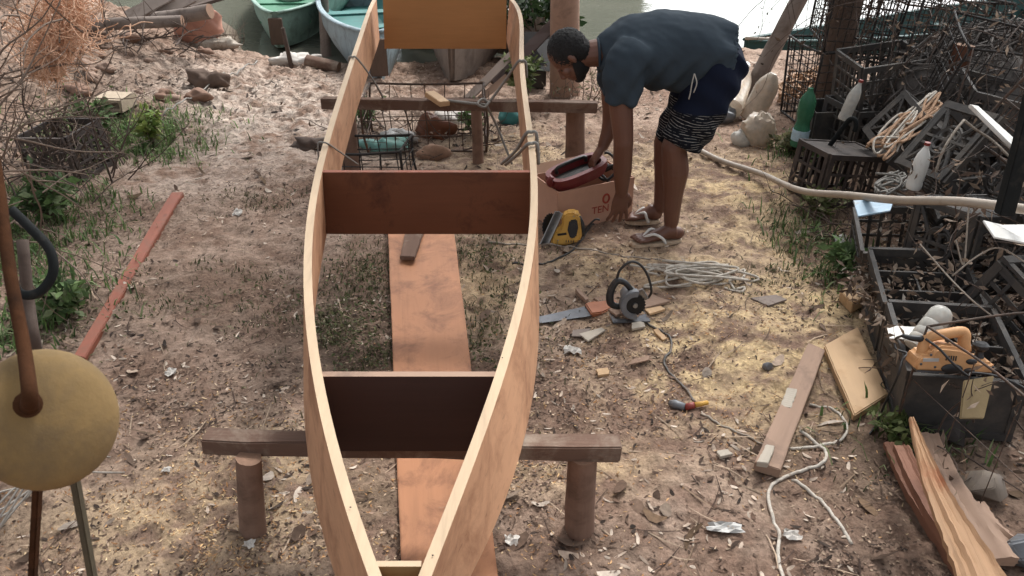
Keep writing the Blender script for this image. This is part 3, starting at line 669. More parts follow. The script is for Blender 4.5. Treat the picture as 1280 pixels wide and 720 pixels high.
# ------------------------------------------------------------------ trestles
def trestle(pxl, pyl, pxr, pyr, htop, th, label, posts, dy_post, depth=.06, pr=.05, seed=0, lean=(-.006,)):
    a = at_h(pxl, pyl, htop); c = at_h(pxr, pyr, htop)
    t = thing('trestle', label, 'trestle', ((a.x + c.x) / 2, a.y, g0((a.x + c.x) / 2, a.y)), group='trestles under the boat')
    board('crossbeam', (a.x, a.y + depth / 2, htop - th / 2), (c.x, c.y + depth / 2, htop - th / 2), depth, th, M['beam'], t, bevel=.004, rough=.004, seed=seed)
    for i, (bx, by, h, r) in enumerate(posts):
        f = gnd(bx, by); 
        log('post', (f.x, f.y, f.z - .12), (f.x + lean[i % len(lean)], f.y + .01, h), r * 1.0, r * .95, M['post'], M['post_end'], t, seed=seed + i)
    return t
trestle(250, 551, 778, 560, .33, .055, 'nearer trestle, an old beam on two round posts under the narrow boat end', [(313, 664, .292, .038), (725, 662, .280, .043)], 0, seed=3, lean=(.034, -.004))
trestle(401, 124, 747, 129, .345, .062, 'farther trestle, an old beam on round posts beside the bending man', [(718, 216, .30, .062), (441, 216, .30, .055), (598, 205, .22, .036)], 0, seed=9)
# ------------------------------------------------------------------ timber lying about
def on_ground(name, label, cat, quad, th, mat, lift=0, group=None, bevel=.003, z=None):
    """a flat board whose four upper corners are seen at these points (far left, far right, near right, near left)"""
    P = []
    for a, c in quad:
        q = gnd(a, c); P.append(at_h(a, c, q.z + th + lift))
    if z: P = [Vector((p.x, p.y, p.z + dz)) for p, dz in zip(P, z)]
    ax = ((P[3] + P[2]) - (P[0] + P[1])) / 2; ctr = sum(P, Vector()) / 4; Mx = frame(ax, (0, 0, 1), ctr); nz = Mx.to_3x3() @ Vector((0, 0, 1))
    b = MB(); n = 10; vs = []; fs = []
    for i in range(n + 1):
        t_ = i / n; l = P[0].lerp(P[3], t_); r = P[1].lerp(P[2], t_); j = random.uniform(-.002, .002); s = (r - l).normalized() * j
        vs += [l + s, r + s, r + s - nz * th, l + s - nz * th]
    for i in range(n):
        for k in range(4): fs.append((i * 4 + k, i * 4 + (k + 1) % 4, i * 4 + 4 + (k + 1) % 4, i * 4 + 4 + k))
    fs += [(3, 2, 1, 0), (n * 4, n * 4 + 1, n * 4 + 2, n * 4 + 3)]
    b.add(vs, fs); o = b.build(name, mat, None, M=Mx, bevel=bevel); return prop(o, label, cat, group)
on_ground('wide_board', 'long wide orange brown board lying on the ground under the open boat', 'board', [(484, 262), (564, 262), (628, 760), (504, 760)], .03, M['board_o'], lift=.015)
on_ground('wood_offcut', 'short dark offcut lying on the wide orange board under the red brown cross board', 'offcut', [(508, 284), (531, 284), (518, 321), (500, 320)], .02, M['beam'], lift=.06)
on_ground('batten', 'long thin red brown batten lying alone on the dirt', 'batten', [(214, 240), (229, 240), (106, 447), (92, 444)], .03, M['batten'], lift=.004)
pl = on_ground('plank', 'greyish brown plank lying on the dirt with two small pale blocks on it', 'plank', [(1011, 428), (1032, 437), (975, 587), (943, 577)], .038, M['wash_wood'], lift=.004)
for q, w in (([(984, 484), (997, 486), (989, 510), (975, 508)], 'farther'), ([(958, 555), (969, 557), (960, 579), (946, 577)], 'nearer')):
    o = on_ground('wood_block', 'small pale grey wood block on the greyish plank, the %s of the two from the bottom end' % w if 0 else 'small pale block of wood on the greyish plank, ' + ('halfway along it' if w == 'farther' else 'close to its lower end'), 'block', q, .022, M['palegrey'], lift=.043, bevel=.002, group='blocks on the plank')
on_ground('sawn_board', 'wide pale tan sawn board piece lying between the greyish plank and the black crates', 'timber', [(1030, 431), (1072, 408), (1111, 492), (1068, 519)], .032, M['pale'], lift=.004, bevel=.004)
on_ground('wood_offcut', 'small yellow square offcut lying against the black crate with compartments', 'offcut', [(1050, 363), (1073, 352), (1082, 370), (1066, 379)], .05, M['pale'], lift=.01)
on_ground('wood_offcut', 'thin wood offcut under the grey circular saw', 'offcut', [(742, 372), (800, 362), (838, 376), (770, 394)], .012, M['wash_wood'], lift=.006, bevel=.002)
# ------------------------------------------------------------------ the bending man
YN, YC, YF = 3.96, 4.06, 4.17
man = thing('person', 'man in dark T-shirt, striped navy shorts and flip-flops bending over the cardboard box', 'person', (.8, YC, g0(.8, YC)))
def A(px, py, Y=YC): return at_y(px, py, Y)
def limb(b, pts, rs, n=16, k=5):
    P = spline(pts, k); rr = np.interp(np.linspace(0, 1, len(P)), np.linspace(0, 1, len(rs)), rs); b.tube(P, list(rr), n)
    b.ell(P[0], (rr[0], 0, 0), (0, rr[0], 0), (0, 0, rr[0]), 12, 8); b.ell(P[-1], (rr[-1],) + (0, 0), (0, rr[-1], 0), (0, 0, rr[-1]), 12, 8)
body = MB()
# trunk under the clothes
spn = [A(893, 80), A(862, 68), A(828, 62), A(795, 62), A(768, 66), A(752, 70)]
def trunk(b, pts, wy, wd, n=24):
    P = spline(pts, 4); N = len(P); secs = []
    W_ = np.interp(np.linspace(0, 1, N), np.linspace(0, 1, len(wy)), wy); D_ = np.interp(np.linspace(0, 1, N), np.linspace(0, 1, len(wd)), wd)
    for i, p in enumerate(P):
        t_ = (P[min(i + 1, N - 1)] - P[max(0, i - 1)]).normalized(); nrm = Vector((0, 1, 0)).cross(t_).normalized()
        secs.append((p, Vector((0, 1, 0)) * W_[i], nrm * D_[i]))
    b.loft(secs, n)
trunk(body, spn, [.13, .15, .155, .165, .14, .06], [.11, .11, .11, .115, .1, .06])
limb(body, [A(764, 66), A(748, 66), A(732, 68)], [.07, .066, .060])
# head: U crown direction, Fv face direction
HC = A(712, 69); U = Vector((-.86, 0, .50)).normalized(); Fv = Vector((-.50, 0, -.86)).normalized(); Sd = Vector((0, 1, 0))
def H(u, f, s=0): return HC + U * u + Fv * f + Sd * s
body.ell(H(.022, -.008), Fv * .094, Sd * .076, U * .092, 24, 16)
body.ell(H(-.045, .028), Fv * .070, Sd * .058, U * .072, 20, 12)
body.ell(H(-.088, .062), Fv * .030, Sd * .030, U * .026, 12, 8)      # chin
body.ell(H(.012, .078), Fv * .016, Sd * .048, U * .012, 12, 8)       # brow
body.tube([H(.005, .086), H(-.018, .100), H(-.034, .108)], [.008, .011, .014], 10); body.ell(H(-.036, .100), Fv * .014, Sd * .020, U * .010, 10, 8)
body.ell(H(-.064, .086), Fv * .013, Sd * .024, U * .008, 12, 8); body.ell(H(-.076, .084), Fv * .012, Sd * .021, U * .008, 12, 8)   # lips
for s in (-1, 1):
    body.ell(H(-.022, .062, s * .045), Fv * .022, Sd * .020, U * .02, 10, 8)   # cheek
    body.ell(H(-.004, -.008, s * .078), Fv * .015, Sd * .009, U * .026, 12, 10); body.ell(H(-.018, -.002, s * .078), Fv * .009, Sd * .008, U * .014, 8, 6)  # ear
# arms
nearA = [A(782, 78, 3.89), A(776, 118, 3.86), A(779, 172, 3.84), A(779, 182, 3.84), A(778, 212, 3.87), A(777, 240, 3.90)]
limb(body, nearA, [.066, .060, .048, .047, .046, .031])
farA = [A(768, 66, 4.25), A(764, 105, 4.30), A(764, 140, 4.31), A(762, 160, 4.30), A(754, 182, 4.27)]
limb(body, farA, [.062, .054, .046, .043, .030])
# legs
def leg(hip, knee, ank, heel, toe, Y, sgn):
    m1 = hip.lerp(knee, .45); cf = knee.lerp(ank, .30)
    limb(body, [hip, m1, knee], [.080, .080, .060]); limb(body, [knee, cf + Vector((.012, 0, 0)), knee.lerp(ank, .62) + Vector((.006, 0, 0)), ank], [.060, .067, .049, .038])
    gz = heel.z
    body.ell(heel + Vector((-.02, 0, .028)), (.042, 0, 0), (0, .033, 0), (0, 0, .034), 14, 10)
    d = (toe - heel); d.z = 0; L = d.length; d.normalize(); w = Vector((-d.y, d.x, 0)) 
    secs = []
    for t_, hh, ww in ((.12, .075, .032), (.3, .082, .034), (.45, .064, .037), (.62, .046, .043), (.78, .032, .046), (.86, .024, .043)):
        c = heel + d * L * t_; secs.append((Vector((c.x, c.y, gz + hh / 2)), w * ww, Vector((0, 0, hh / 2))))
    body.loft(secs, 16)
    for k in range(5):
        s = (k - 2) * .0175 * sgn; ln = [.05, .046, .042, .036, .028][k]; rr = [.0125, .0095, .009, .0085, .008][k]
        a = heel + d * L * .80 + w * s; body.tube([Vector((a.x, a.y, gz + .016)), a + d * ln * .6 + Vector((0, 0, gz + .017 - a.z)), a + d * ln + Vector((0, 0, gz + .011 - a.z))], [rr, rr, rr * .8], 8)
        e = a + d * ln; body.ell((e.x, e.y, gz + .011), (rr * .85, 0, 0), (0, rr * .85, 0), (0, 0, rr * .8), 8, 6)
SOLE = .018
nh = gnd(849, 302); nh.z = g0(nh.x, nh.y) + SOLE + .004; ntoe = gnd(792, 308)
fh = gnd(822, 278); fh.z = g0(fh.x, fh.y) + SOLE + .004; ftoe = gnd(786, 280)
YNn, YFf = nh.y, fh.y
leg(A(893, 98, YNn + .02), A(842, 184, YNn - .03), A(839, 277, YNn), nh, ntoe, YNn, 1)
leg(A(884, 88, YFf - .02), A(832, 176, YFf), A(826, 258, YFf), fh, ftoe, YFf, -1)
# hands: palm loft, four fingers and a thumb each
def hand(b, wr, dirn, palmn, thumb_side, curl, spread=.12, size=1.0):
    d = Vector(dirn).normalized(); n = Vector(palmn); n = (n - d * n.dot(d)).normalized(); s = d.cross(n).normalized() * thumb_side
    L = .098 * size
    secs = []
    for t_, w, th in ((-.1, .026, .021), (.15, .032, .020), (.5, .040, .019), (.85, .042, .016), (1.0, .040, .012)):
        secs.append((wr + d * L * t_ + n * .004 * t_, s * w * size, n * th * size))
    b.loft(secs, 16)
    for k, ln in enumerate((.070, .078, .073, .058)):
        off = (1.5 - k) * .0205 * size; p = wr + d * L * .93 + s * off; dd = (d + s * (1.5 - k) * spread * .5).normalized(); pts = [p]; ang = 0
        for j, fr in enumerate((.45, .31, .24)):
            ang += curl * (1 if j else .6); v = dd * math.cos(ang) + n * math.sin(ang); pts.append(pts[-1] + v * ln * fr * size)
        r = .0092 * size; b.tube(pts, [r * 1.1, r, r * .95, r * .78], 8); b.ell(pts[-1], (r * .78, 0, 0), (0, r * .78, 0), (0, 0, r * .78), 8, 6)
    p = wr + d * L * .22 + s * .026 * size; v1 = (d * .72 + s * .62 + n * .3).normalized(); v2 = (d * .88 + s * .2 + n * .42).normalized(); v3 = (d * .85 + n * .5).normalized()
    pts = [p, p + v1 * .042 * size, p + v1 * .042 * size + v2 * .032 * size, p + v1 * .042 * size + v2 * .032 * size + v3 * .026 * size]
    b.tube(pts, [.0165 * size, .0125 * size, .0105 * size, .0085 * size], 8); b.ell(pts[-1], (.0085 * size,) + (0, 0), (0, .0085 * size, 0), (0, 0, .0085 * size), 8, 6)
wn = A(777, 240, 3.90); hand(body, wn, A(773, 272, 3.91) - wn, (-.3, 1, 0), 1, .22, .42, 1.12)
wf = A(754, 182, 4.27); hand(body, wf, A(742, 199, 4.24) - wf, (-.25, -.3, -.9), -1, .62, .1, 1.0)
ob = body.build('body', M['skin'], man, smooth=True); remesh(ob, .0042, 4, .45)
# eyes, hair, beard
for s in (-1, 1):
    e = MB(); e.ell(H(-.002, .068, s * .030), Fv * .011, Sd * .013, U * .007, 10, 8); e.build('eye', M['black'], man, smooth=True)
hb = MB()
hb.ell(H(.026, -.020), Fv * .100, Sd * .082, U * .094, 28, 18); hb.ell(H(-.024, -.050), Fv * .056, Sd * .071, U * .074, 20, 12)
o = hb.build('hair', M['hair'], man, smooth=True); remesh(o, .006, 3)
me = o.data; nz = RNG.normal(0, .0016, len(me.vertices))
for v_, k in zip(me.vertices, nz): v_.co += v_.normal * k
bb = MB()
for s in (-1, 1):
    bb.loft([(H(-.020, .004, s * .060), Fv * .016, Sd * .012), (H(-.052, .018, s * .055), Fv * .028, Sd * .014), (H(-.082, .040, s * .040), Fv * .034, Sd * .018), (H(-.100, .062, s * .014), Fv * .030, Sd * .02)], 14)
bb.ell(H(-.096, .058), Fv * .036, Sd * .036, U * .028, 16, 10); bb.ell(H(-.055, .094), Fv * .006, Sd * .028, U * .005, 10, 6)
bb.ell(H(-.084, .020), Fv * .044, Sd * .052, U * .034, 14, 10); bb.ell(H(-.060, .012), Fv * .040, Sd * .064, U * .034, 14, 10)
o = bb.build('beard', M['hair'], man, smooth=True); remesh(o, .005, 3)
# T-shirt
sh = MB()
trunk(sh, [A(907, 66), A(884, 62), A(856, 62), A(824, 62), A(795, 63), A(772, 66), A(757, 68), A(748, 69)], [.190, .200, .205, .215, .225, .195, .130, .080], [.142, .158, .176, .178, .165, .138, .104, .076], 32)
def sleeve(pts, rs): 
    P = spline(pts, 5); rr = list(np.interp(np.linspace(0, 1, len(P)), np.linspace(0, 1, len(rs)), rs)); sh.tube(P, rr, 18)
sleeve([A(795, 66, 3.93), A(782, 84, 3.88), A(776, 129, 3.86)], [.108, .104, .078]); sleeve([A(785, 58, 4.18), A(769, 72, 4.25), A(764, 112, 4.30)], [.10, .092, .072])
o = sh.build('t_shirt', M['shirt'], man, smooth=True); remesh(o, .009, 8, .5)
me = o.data
# hanging hem, folds along the belly and round the sleeves
co = np.array([tuple(v.co + WM[man.name].translation) for v in me.vertices]); nrm = np.array([tuple(v.normal) for v in me.vertices])
cx, cz = co[:, 0], co[:, 2]
fold = .013 * (fbm(cx * 1.0 + cz * .8, co[:, 1] * .7 + cz * .5, 9, 3) - .5) * 2 + .010 * np.sin((cx * 1.3 - cz * .9) * 46 + 5 * fbm(co[:, 1], cx, 7, 2)) * sstep(.0, -.5, nrm[:, 2] - .2)
hem = sstep(A(884, 62).x, A(910, 62).x, cx)
fold += hem * .010 * np.sin(np.arctan2(nrm[:, 2], nrm[:, 1]) * 7 + 1)
new = co + nrm * fold[:, None] - np.array([0, 0, 1]) * (sstep(.1, -.6, nrm[:, 2]) * .012 * sstep(A(800, 62).x, A(840, 62).x, cx))[:, None]
loc = np.array(WM[man.name].translation)
me.vertices.foreach_set('co', (new - loc).astype(np.float32).ravel()); me.update()
# collar, cyan waistband
b = MB(); p = A(748, 69); tdir = (A(745, 69) - A(760, 68)).normalized(); nr = Vector((0, 1, 0)).cross(tdir)
b.tube([p + Vector((0, 1, 0)) * .079 * math.cos(a) + nr * .075 * math.sin(a) for a in np.linspace(0, 2 * math.pi, 28)], .007, 8); b.build('collar', M['shirt'], man, smooth=True)
# shorts
t = NT('striped_shorts'); v = t.coord(); sx = t.n('ShaderNodeSeparateXYZ'); t.l(v, sx.inputs[0])
w1 = t.noise(t.coord((3, 3, 9)), 2.2, 3, .5); ph = t.math('ADD', t.math('MULTIPLY', sx.outputs[2], 78), t.math('ADD', t.math('MULTIPLY', w1, 2.4), t.math('MULTIPLY', sx.outputs[0], 9)))
st = t.math('FRACT', ph); line = t.ramp(st, [(.0, (0, 0, 0)), (.05, (1, 1, 1)), (.13, (1, 1, 1)), (.20, (0, 0, 0))])
zz0 = A(860, 124).z - WM[man.name].translation.z; zh = A(860, 181).z - WM[man.name].translation.z
top = t.ramp(t.math('ADD', t.math('MULTIPLY', t.math('SUBTRACT', zz0, sx.outputs[2]), 8), .5), [(.48, (0, 0, 0)), (.55, (1, 1, 1))]); bot = t.ramp(t.math('ADD', t.math('MULTIPLY', t.math('SUBTRACT', sx.outputs[2], zh), 8), .5), [(.42, (0, 0, 0)), (.48, (1, 1, 1))])
brk = t.ramp(t.noise(t.coord((5, 5, 14)), 4, 3), [(.42, (0, 0, 0)), (.5, (1, 1, 1))])
mk = t.math('MULTIPLY', t.math('MULTIPLY', line, brk), t.math('MULTIPLY', top, bot))
base = t.mix(top, lin((24, 29, 44)), lin((24, 25, 30)))
t.color(t.mix(mk, base, lin((160, 156, 152)))); t.set(Roughness=.92, Specular_IOR_Level=.1); t.bump(t.noise(v, 12, 4), .3, .01); M['shorts'] = t.m
sb = MB()
trunk(sb, [A(917, 61), A(906, 70), A(893, 82), A(884, 96)], [.165, .178, .185, .17], [.118, .14, .155, .13], 28)
sb.ell(A(893, 80), (.146, 0, 0), (0, .212, 0), (0, 0, .138), 28, 18); sb.ell(A(893, 98, YNn + .03), (.135, 0, 0), (0, .125, 0), (0, 0, .13), 22, 14)
for hip, kn, r in ((A(895, 96, YNn + .03), A(851, 180, YNn - .02), (.128, .122, .104)), (A(886, 88, YFf - .03), A(839, 176, YFf), (.125, .118, .098))):
    P = spline([hip, hip.lerp(kn, .5) + Vector((.006, 0, 0)), kn], 6); rr = list(np.interp(np.linspace(0, 1, len(P)), [0, .5, 1], r)); sb.tube(P, rr, 22)
o = sb.build('shorts', M['shorts'], man, smooth=True); remesh(o, .009, 7, .5)
me = o.data; co = np.array([tuple(v.co) for v in me.vertices]) + loc; nrm = np.array([tuple(v.normal) for v in me.vertices])
fold = .010 * (fbm(co[:, 0] * .8 + co[:, 1], co[:, 2], 8, 3) - .5) * 2 + .006 * np.sin((co[:, 2] * 1.0 + co[:, 0] * .8) * 40 + co[:, 1] * 20)
me.vertices.foreach_set('co', (co + nrm * fold[:, None] - loc).astype(np.float32).ravel()); me.update()
b = MB(); c = A(892, 69); ax = (A(893, 82) - A(917, 61)).normalized(); nr = Vector((0, 1, 0)).cross(ax)
b.tube([c + Vector((0, 1, 0)) * .180 * math.cos(a) + nr * .130 * math.sin(a) for a in np.linspace(0, 2 * math.pi, 36)], .011, 8); b.build('waistband', M['cyan'], man, smooth=True)
b = MB(); b.tube([A(868, 92, 3.83), A(865, 104, 3.82), A(863, 116, 3.815), A(861, 124, 3.815)], .0028, 6, 4); b.tube([A(868, 92, 3.83), A(871, 104, 3.815), A(867, 116, 3.81)], .0028, 6, 4)
b.build('drawstring', M['cord_w'], man, smooth=True)
# flip-flops
for heel, toe in ((nh, ntoe), (fh, ftoe)):
    d = toe - heel; d.z = 0; L = d.length + .025; d.normalize(); w = Vector((-d.y, d.x, 0)); c = heel - d * .012; z0_ = heel.z - .004
    out = []
    for i in range(28):
        a = 2 * math.pi * i / 28; u = (1 - math.cos(a)) / 2; hw = (.036 + .014 * u) * math.sin(a); hw = math.copysign(abs(math.sin(a)) ** .6 * (.036 + .014 * u), math.sin(a))
        out.append(c + d * (u * (L + .01)) + w * hw)
    vs = [Vector((p.x, p.y, z0_ - SOLE)) for p in out] + [Vector((p.x, p.y, z0_ + .002)) for p in out]; n = 28
    b = MB(); b.add(vs, [tuple(range(n))[::-1], tuple(range(n, 2 * n))] + [(i, (i + 1) % n, n + (i + 1) % n, n + i) for i in range(n)])
    o = b.build('flip_flop', M['flop'], man, bevel=.004)
    b = MB(); tp = c + d * L * .80; 
    for s in (-1, 1):
        b.tube([Vector((tp.x, tp.y, z0_ + .02)), tp - d * .05 + w * s * .03 + Vector((0, 0, z0_ + .052 - tp.z)), c + d * L * .45 + w * s * .042 + Vector((0, 0, z0_ + .03 - c.z)), c + d * L * .38 + w * s * .042 + Vector((0, 0, z0_ - c.z))], .0075, 8, 5)
    b.build('strap', M['whitep'], o, smooth=True)
# ------------------------------------------------------------------ cords and ropes
def gpath(pix, lift=.006, k=6):
    P = [gnd(a, c) for a, c in pix]; P = spline(P, k); return [Vector((p.x, p.y, g0(p.x, p.y) + lift)) for p in P]
def rope(name, label, cat, pix, r, mat, lift=None, group=None, k=6, n=6):
    b = MB(); b.tube(gpath(pix, r * .7 if lift is None else lift, k), r, n); return prop(b.build(name, M[mat], smooth=True), label, cat, group)
rope('extension_cord', 'dusty cord running over the dirt from the wide boat side towards the cord heap', 'cord', [(610, 303), (680, 306), (730, 312), (790, 322), (850, 330), (905, 336)], .005, 'rope_d')
rope('extension_cord', 'black cable curling on the dirt between the boat and the yellow saw', 'cord', [(640, 330), (668, 331), (700, 322), (722, 306), (735, 288), (742, 280)], .005, 'cable')
def heap(name, label, cat, c, rx, ry, n, r, mat, seed, hz=.05, M_=None):
    rr = random.Random(seed); b = MB(); pts = []; a = 0; x, y = c.x - rx, c.y
    for i in range(n):
        a += rr.uniform(.6, 1.7); q = rr.uniform(.35, 1)
        px_, py_ = c.x + math.cos(a * 1.7) * rx * q, c.y + math.sin(a) * ry * q
        pts.append(Vector((px_, py_, g0(px_, py_) + r + rr.uniform(0, hz))))
    b.tube(spline(pts, 7), r, 6); return prop(b.build(name, M[mat], smooth=True), label, cat)
hc = gnd(868, 347); heap('cord_heap', 'tangled heap of pale cord lying on the sawdust behind the grey circular saw', 'cord', hc, .30, .10, 34, .0058, 'rope_w', 5)
rope('cord', 'pale cord looped on the dirt at the right end of the cord heap', 'cord', [(850, 345), (890, 350), (915, 342), (930, 338), (928, 348), (912, 352), (918, 363), (930, 360), (926, 366), (905, 361)], .0062, 'rope_w', k=8)
rope('electric_cord', 'dark power cord snaking from the grey saw down to a plug', 'cord', [(806, 402), (826, 414), (838, 424), (838, 440), (830, 452), (835, 465), (850, 480), (862, 494), (868, 503)], .0052, 'cable_g')
rope('extension_cord', 'pale thin cord from the plug to the greyish plank', 'cord', [(876, 518), (895, 528), (920, 541), (945, 553), (962, 562)], .0042, 'rope_d')
rope('rope_strand', 'long pale rope strand curving down the dirt below the greyish plank', 'rope', [(1000, 540), (1017, 553), (1031, 565), (1030, 578), (1010, 586), (985, 596), (966, 606), (960, 622), (966, 650), (974, 668), (972, 690), (975, 712), (980, 735)], .0058, 'rope_w', k=8)
rope('rope_strand', 'pale rope strand looping right of the plank and crossing the longer strand', 'rope', [(986, 562), (1012, 560), (1045, 553), (1058, 540), (1052, 522), (1040, 512), (1012, 507)], .0052, 'rope_w', k=8)
rope('rope_strand', 'short rope strand with a frayed end on the dirt', 'rope', [(990, 602), (1010, 614), (1030, 632), (1048, 655), (1064, 682)], .006, 'rope_w', k=8)
rope('mooring_line', 'thin line over the muddy bank in front of the green boat', 'rope', [(205, 150), (240, 128), (272, 108), (300, 92), (322, 80)], .006, 'rope_g', lift=.03)
b = MB(); b.tube(spline([drop(*gnd(300, 58).xy, .10), drop(*gnd(345, 59).xy, .12), drop(*gnd(440, 56).xy, .16)], 6), .006, 6); prop(b.build('mooring_line', M['rope_g'], smooth=True), 'thin line stretched past the bow of the green boat', 'rope')
# plug with pale orange socket
t = thing('power_plug', 'grey cable plug with a small orange tip lying on the dirt', 'plug', tuple(gnd(858, 509)))
p0, p1, p2, p3 = [drop(*gnd(*q).xy, .014) for q in ((836, 507), (856, 513), (868, 510), (884, 507))]
b = MB(); b.tube([p0, p0.lerp(p1, .3), p1], [.010, .017, .014], 10); b.build('plug_body', M['greym'], t, smooth=True)
b = MB(); b.tube([p1, p2], [.013, .012], 10); b.build('socket_body', M['capr'], t, smooth=True)
b = MB(); b.tube([p2, p3], [.010, .008], 10); b.build('sleeve', M['yellow'], t, smooth=True)
# lashings from the gunwale to the far beam
def lash(label, pts, r=.006):
    b = MB()
    for P in pts: b.tube(spline(P, 5), r, 6)
    return prop(b.build('rope_lashing', M['rope_g'], smooth=True), label, 'rope', None)
def wrap(px, py, s):   # loop over the top edge of a side plank
    p = at_h(px, py, HG + .007); return [p + Vector((s * .028, 0, -.09)), p + Vector((s * .022, 0, -.004)), p + Vector((0, 0, .003)), p + Vector((-s * .022, 0, -.004))]
bt = lambda px, py, z=.35: at_h(px, py, z)
lash('rope lashed over the left boat edge and tied down to the farther beam', [wrap(441, 72, -1) + [bt(463, 95, .52), bt(478, 121, .352), bt(478, 121, .352) + Vector((0, -.01, -.06))]])
lash('rope tied over the right boat edge down to a knot on the farther beam', [wrap(652, 77, 1) + [at_h(632, 100, .5), bt(611, 128, .36), bt(600, 130, .36), bt(570, 127, .356), bt(548, 124, .37)], [bt(611, 128, .36), bt(603, 124, .38), bt(597, 130, .37), bt(606, 134, .35), bt(612, 127, .37)],
      [bt(609, 133, .35), at_y(622, 160, 4.9), at_y(634, 190, 4.9), at_y(640, 205, 4.9)]], .008)
lash('twisted rope lashed round the right boat edge behind the red brown cross board', [wrap(664, 166, 1) + [at_h(645, 188, .5), at_h(627, 205, .40)], wrap(665, 180, 1) + [at_h(648, 192, .5), at_h(632, 206, .40)]], .008)
lash('thin string over the left boat edge behind the red brown cross board', [wrap(404, 179, -1) + [at_h(425, 190, .5), at_h(448, 206, .40)]], .004)
prop(board('wood_offcut', bt(537, 117, .375), bt(556, 130, .375), .06, .03, M['pale'], bevel=.003), 'small pale offcut tied on top of the farther beam', 'offcut')
# ------------------------------------------------------------------ cardboard box with red tray
fl, fr = gnd(696, 291), gnd(789, 271); ax = (fr - fl); ax.z = 0; BW = ax.length; zb = min(fl.z, fr.z) - .004; Mx = frame(ax, (0, 0, 1), Vector((fl.x, fl.y, zb)))
BH, BD = .24, .27
t = thing('cardboard_box', 'open brown cardboard box with red printing, holding the red tray', 'box', M=Mx)
b = MB()
for c, s in (((BW / 2, 0, BH / 2), (BW, .006, BH)), ((BW / 2, BD, BH / 2), (BW, .006, BH))): b.box(c, s, M=Mx)
for x in (.003, BW - .003): b.box((x, BD / 2, BH / 2), (.006, BD - .012, BH), M=Mx)
b.build('carton', M['cardboard'], t)
b = MB(); b.box((BW / 2, BD / 2, .006), (BW - .014, BD - .014, .006), M=Mx); b.build('carton_base', M['card_in'], t)
b = MB(); b.add([Mx @ Vector(v) for v in ((0, BD, BH), (BW, BD, BH), (BW, BD + .06, BH + .03), (0, BD + .06, BH + .03), (0, BD + .004, BH), (BW, BD + .004, BH), (BW, BD + .064, BH + .03), (0, BD + .064, BH + .03))], [(0, 1, 2, 3), (7, 6, 5, 4), (2, 6, 7, 3), (0, 4, 5, 1), (0, 3, 7, 4), (1, 5, 6, 2)]); b.build('flap', M['card_in'], t)
def text(s, size, M_, mat, parent, name='lettering', ext=.0006):
    cu = bpy.data.curves.new(name, 'FONT'); cu.body = s; cu.size = size; cu.extrude = ext; cu.align_x = 'CENTER'
    o = bpy.data.objects.new('tmp', cu); COL.objects.link(o); dg = bpy.context.evaluated_depsgraph_get(); dg.update()
    me = bpy.data.meshes.new_from_object(o.evaluated_get(dg)); bpy.data.objects.remove(o); bpy.data.curves.remove(cu); me.name = name; me.materials.clear(); me.materials.append(mat)
    return link(bpy.data.objects.new(name, me), M_, parent)
Rx = Matrix.Rotation(R(90), 4, 'X')
text('TEN', .058, Mx @ Matrix.Translation((BW * .56, -.0045, .074)) @ Rx, M['print'], t)
b = MB(); P = [Mx @ Vector((BW * .63 + .019 * math.cos(a), -.0042, .150 + .024 * math.sin(a))) for a in np.linspace(0, 2 * math.pi, 25)]; b.tube(P, .0055, 6); b.build('ring_logo', M['print'], t, smooth=True)
# red tray lying over the open box
t = thing('tool_tray', 'dark red tray with a black bar handle lying tilted on the open cardboard box', 'tray', M=Mx @ Matrix.Translation((BW * .36, .10, BH + .035)) @ Euler((R(5), R(-10), R(4))).to_matrix().to_4x4())
Tm = WM[t.name]; b = MB()
def stad(rx, ry, n=40, e=3.2): return [(rx * math.copysign(abs(math.cos(a)) ** (2 / e), math.cos(a)), ry * math.copysign(abs(math.sin(a)) ** (2 / e), math.sin(a))) for a in np.linspace(0, 2 * math.pi, n, endpoint=False)]
rings = [(.160, .080, -.02), (.175, .090, .02), (.172, .087, .045), (.146, .062, .046), (.140, .056, .002)]
vs = []; fs = []; n = 40
for rx, ry, z in rings: vs += [Tm @ Vector((x, y, z)) for x, y in stad(rx, ry)]
for i in range(len(rings) - 1):
    for k in range(n): fs.append((i * n + k, i * n + (k + 1) % n, (i + 1) * n + (k + 1) % n, (i + 1) * n + k))
fs.append(tuple(range(n))[::-1]); b.add(vs, fs); b.build('tray_shell', M['redp'], t, smooth='auto')
b = MB(); b.add([Tm @ Vector((x, y, .0025)) for x, y in stad(.139, .055)], [tuple(range(n))]); b.build('dark_inside', M['black'], t)
b = MB(); b.tube([Tm @ Vector(v) for v in ((-.11, .02, .04), (-.10, .02, .072), (.06, .02, .072), (.075, .02, .04))], .010, 8, 3); b.build('handle', M['black'], t, smooth=True)
b = MB(); b.tube([Tm @ Vector(v) for v in ((-.175, -.02, .02), (-.19, -.03, .045), (-.178, -.04, .075))], [.02, .018, .012], 8, 3); b.build('hook', M['redp'], t, smooth=True)
t = thing('black_cable_coil', 'coil of black cable stuffed in the cardboard box beside the red tray', 'cable', M=Mx @ Matrix.Translation((BW * .8, .13, BH - .03)))
b = MB(); Tm = WM[t.name]; b.tube([Tm @ Vector((.07 * math.cos(a), .08 * math.sin(a), .03 * math.sin(a * 2.3) + .004 * a)) for a in np.linspace(0, 20, 120)], .008, 6); b.build('coil', M['cable'], t, smooth=True)
# ------------------------------------------------------------------ saws
def outline(b, pts, o, sc, d0, d1, Mx_, mi=0): b.prism([((x - o[0]) * sc, (o[1] - y) * sc) for x, y in pts], d0, d1, Mx_, mi)
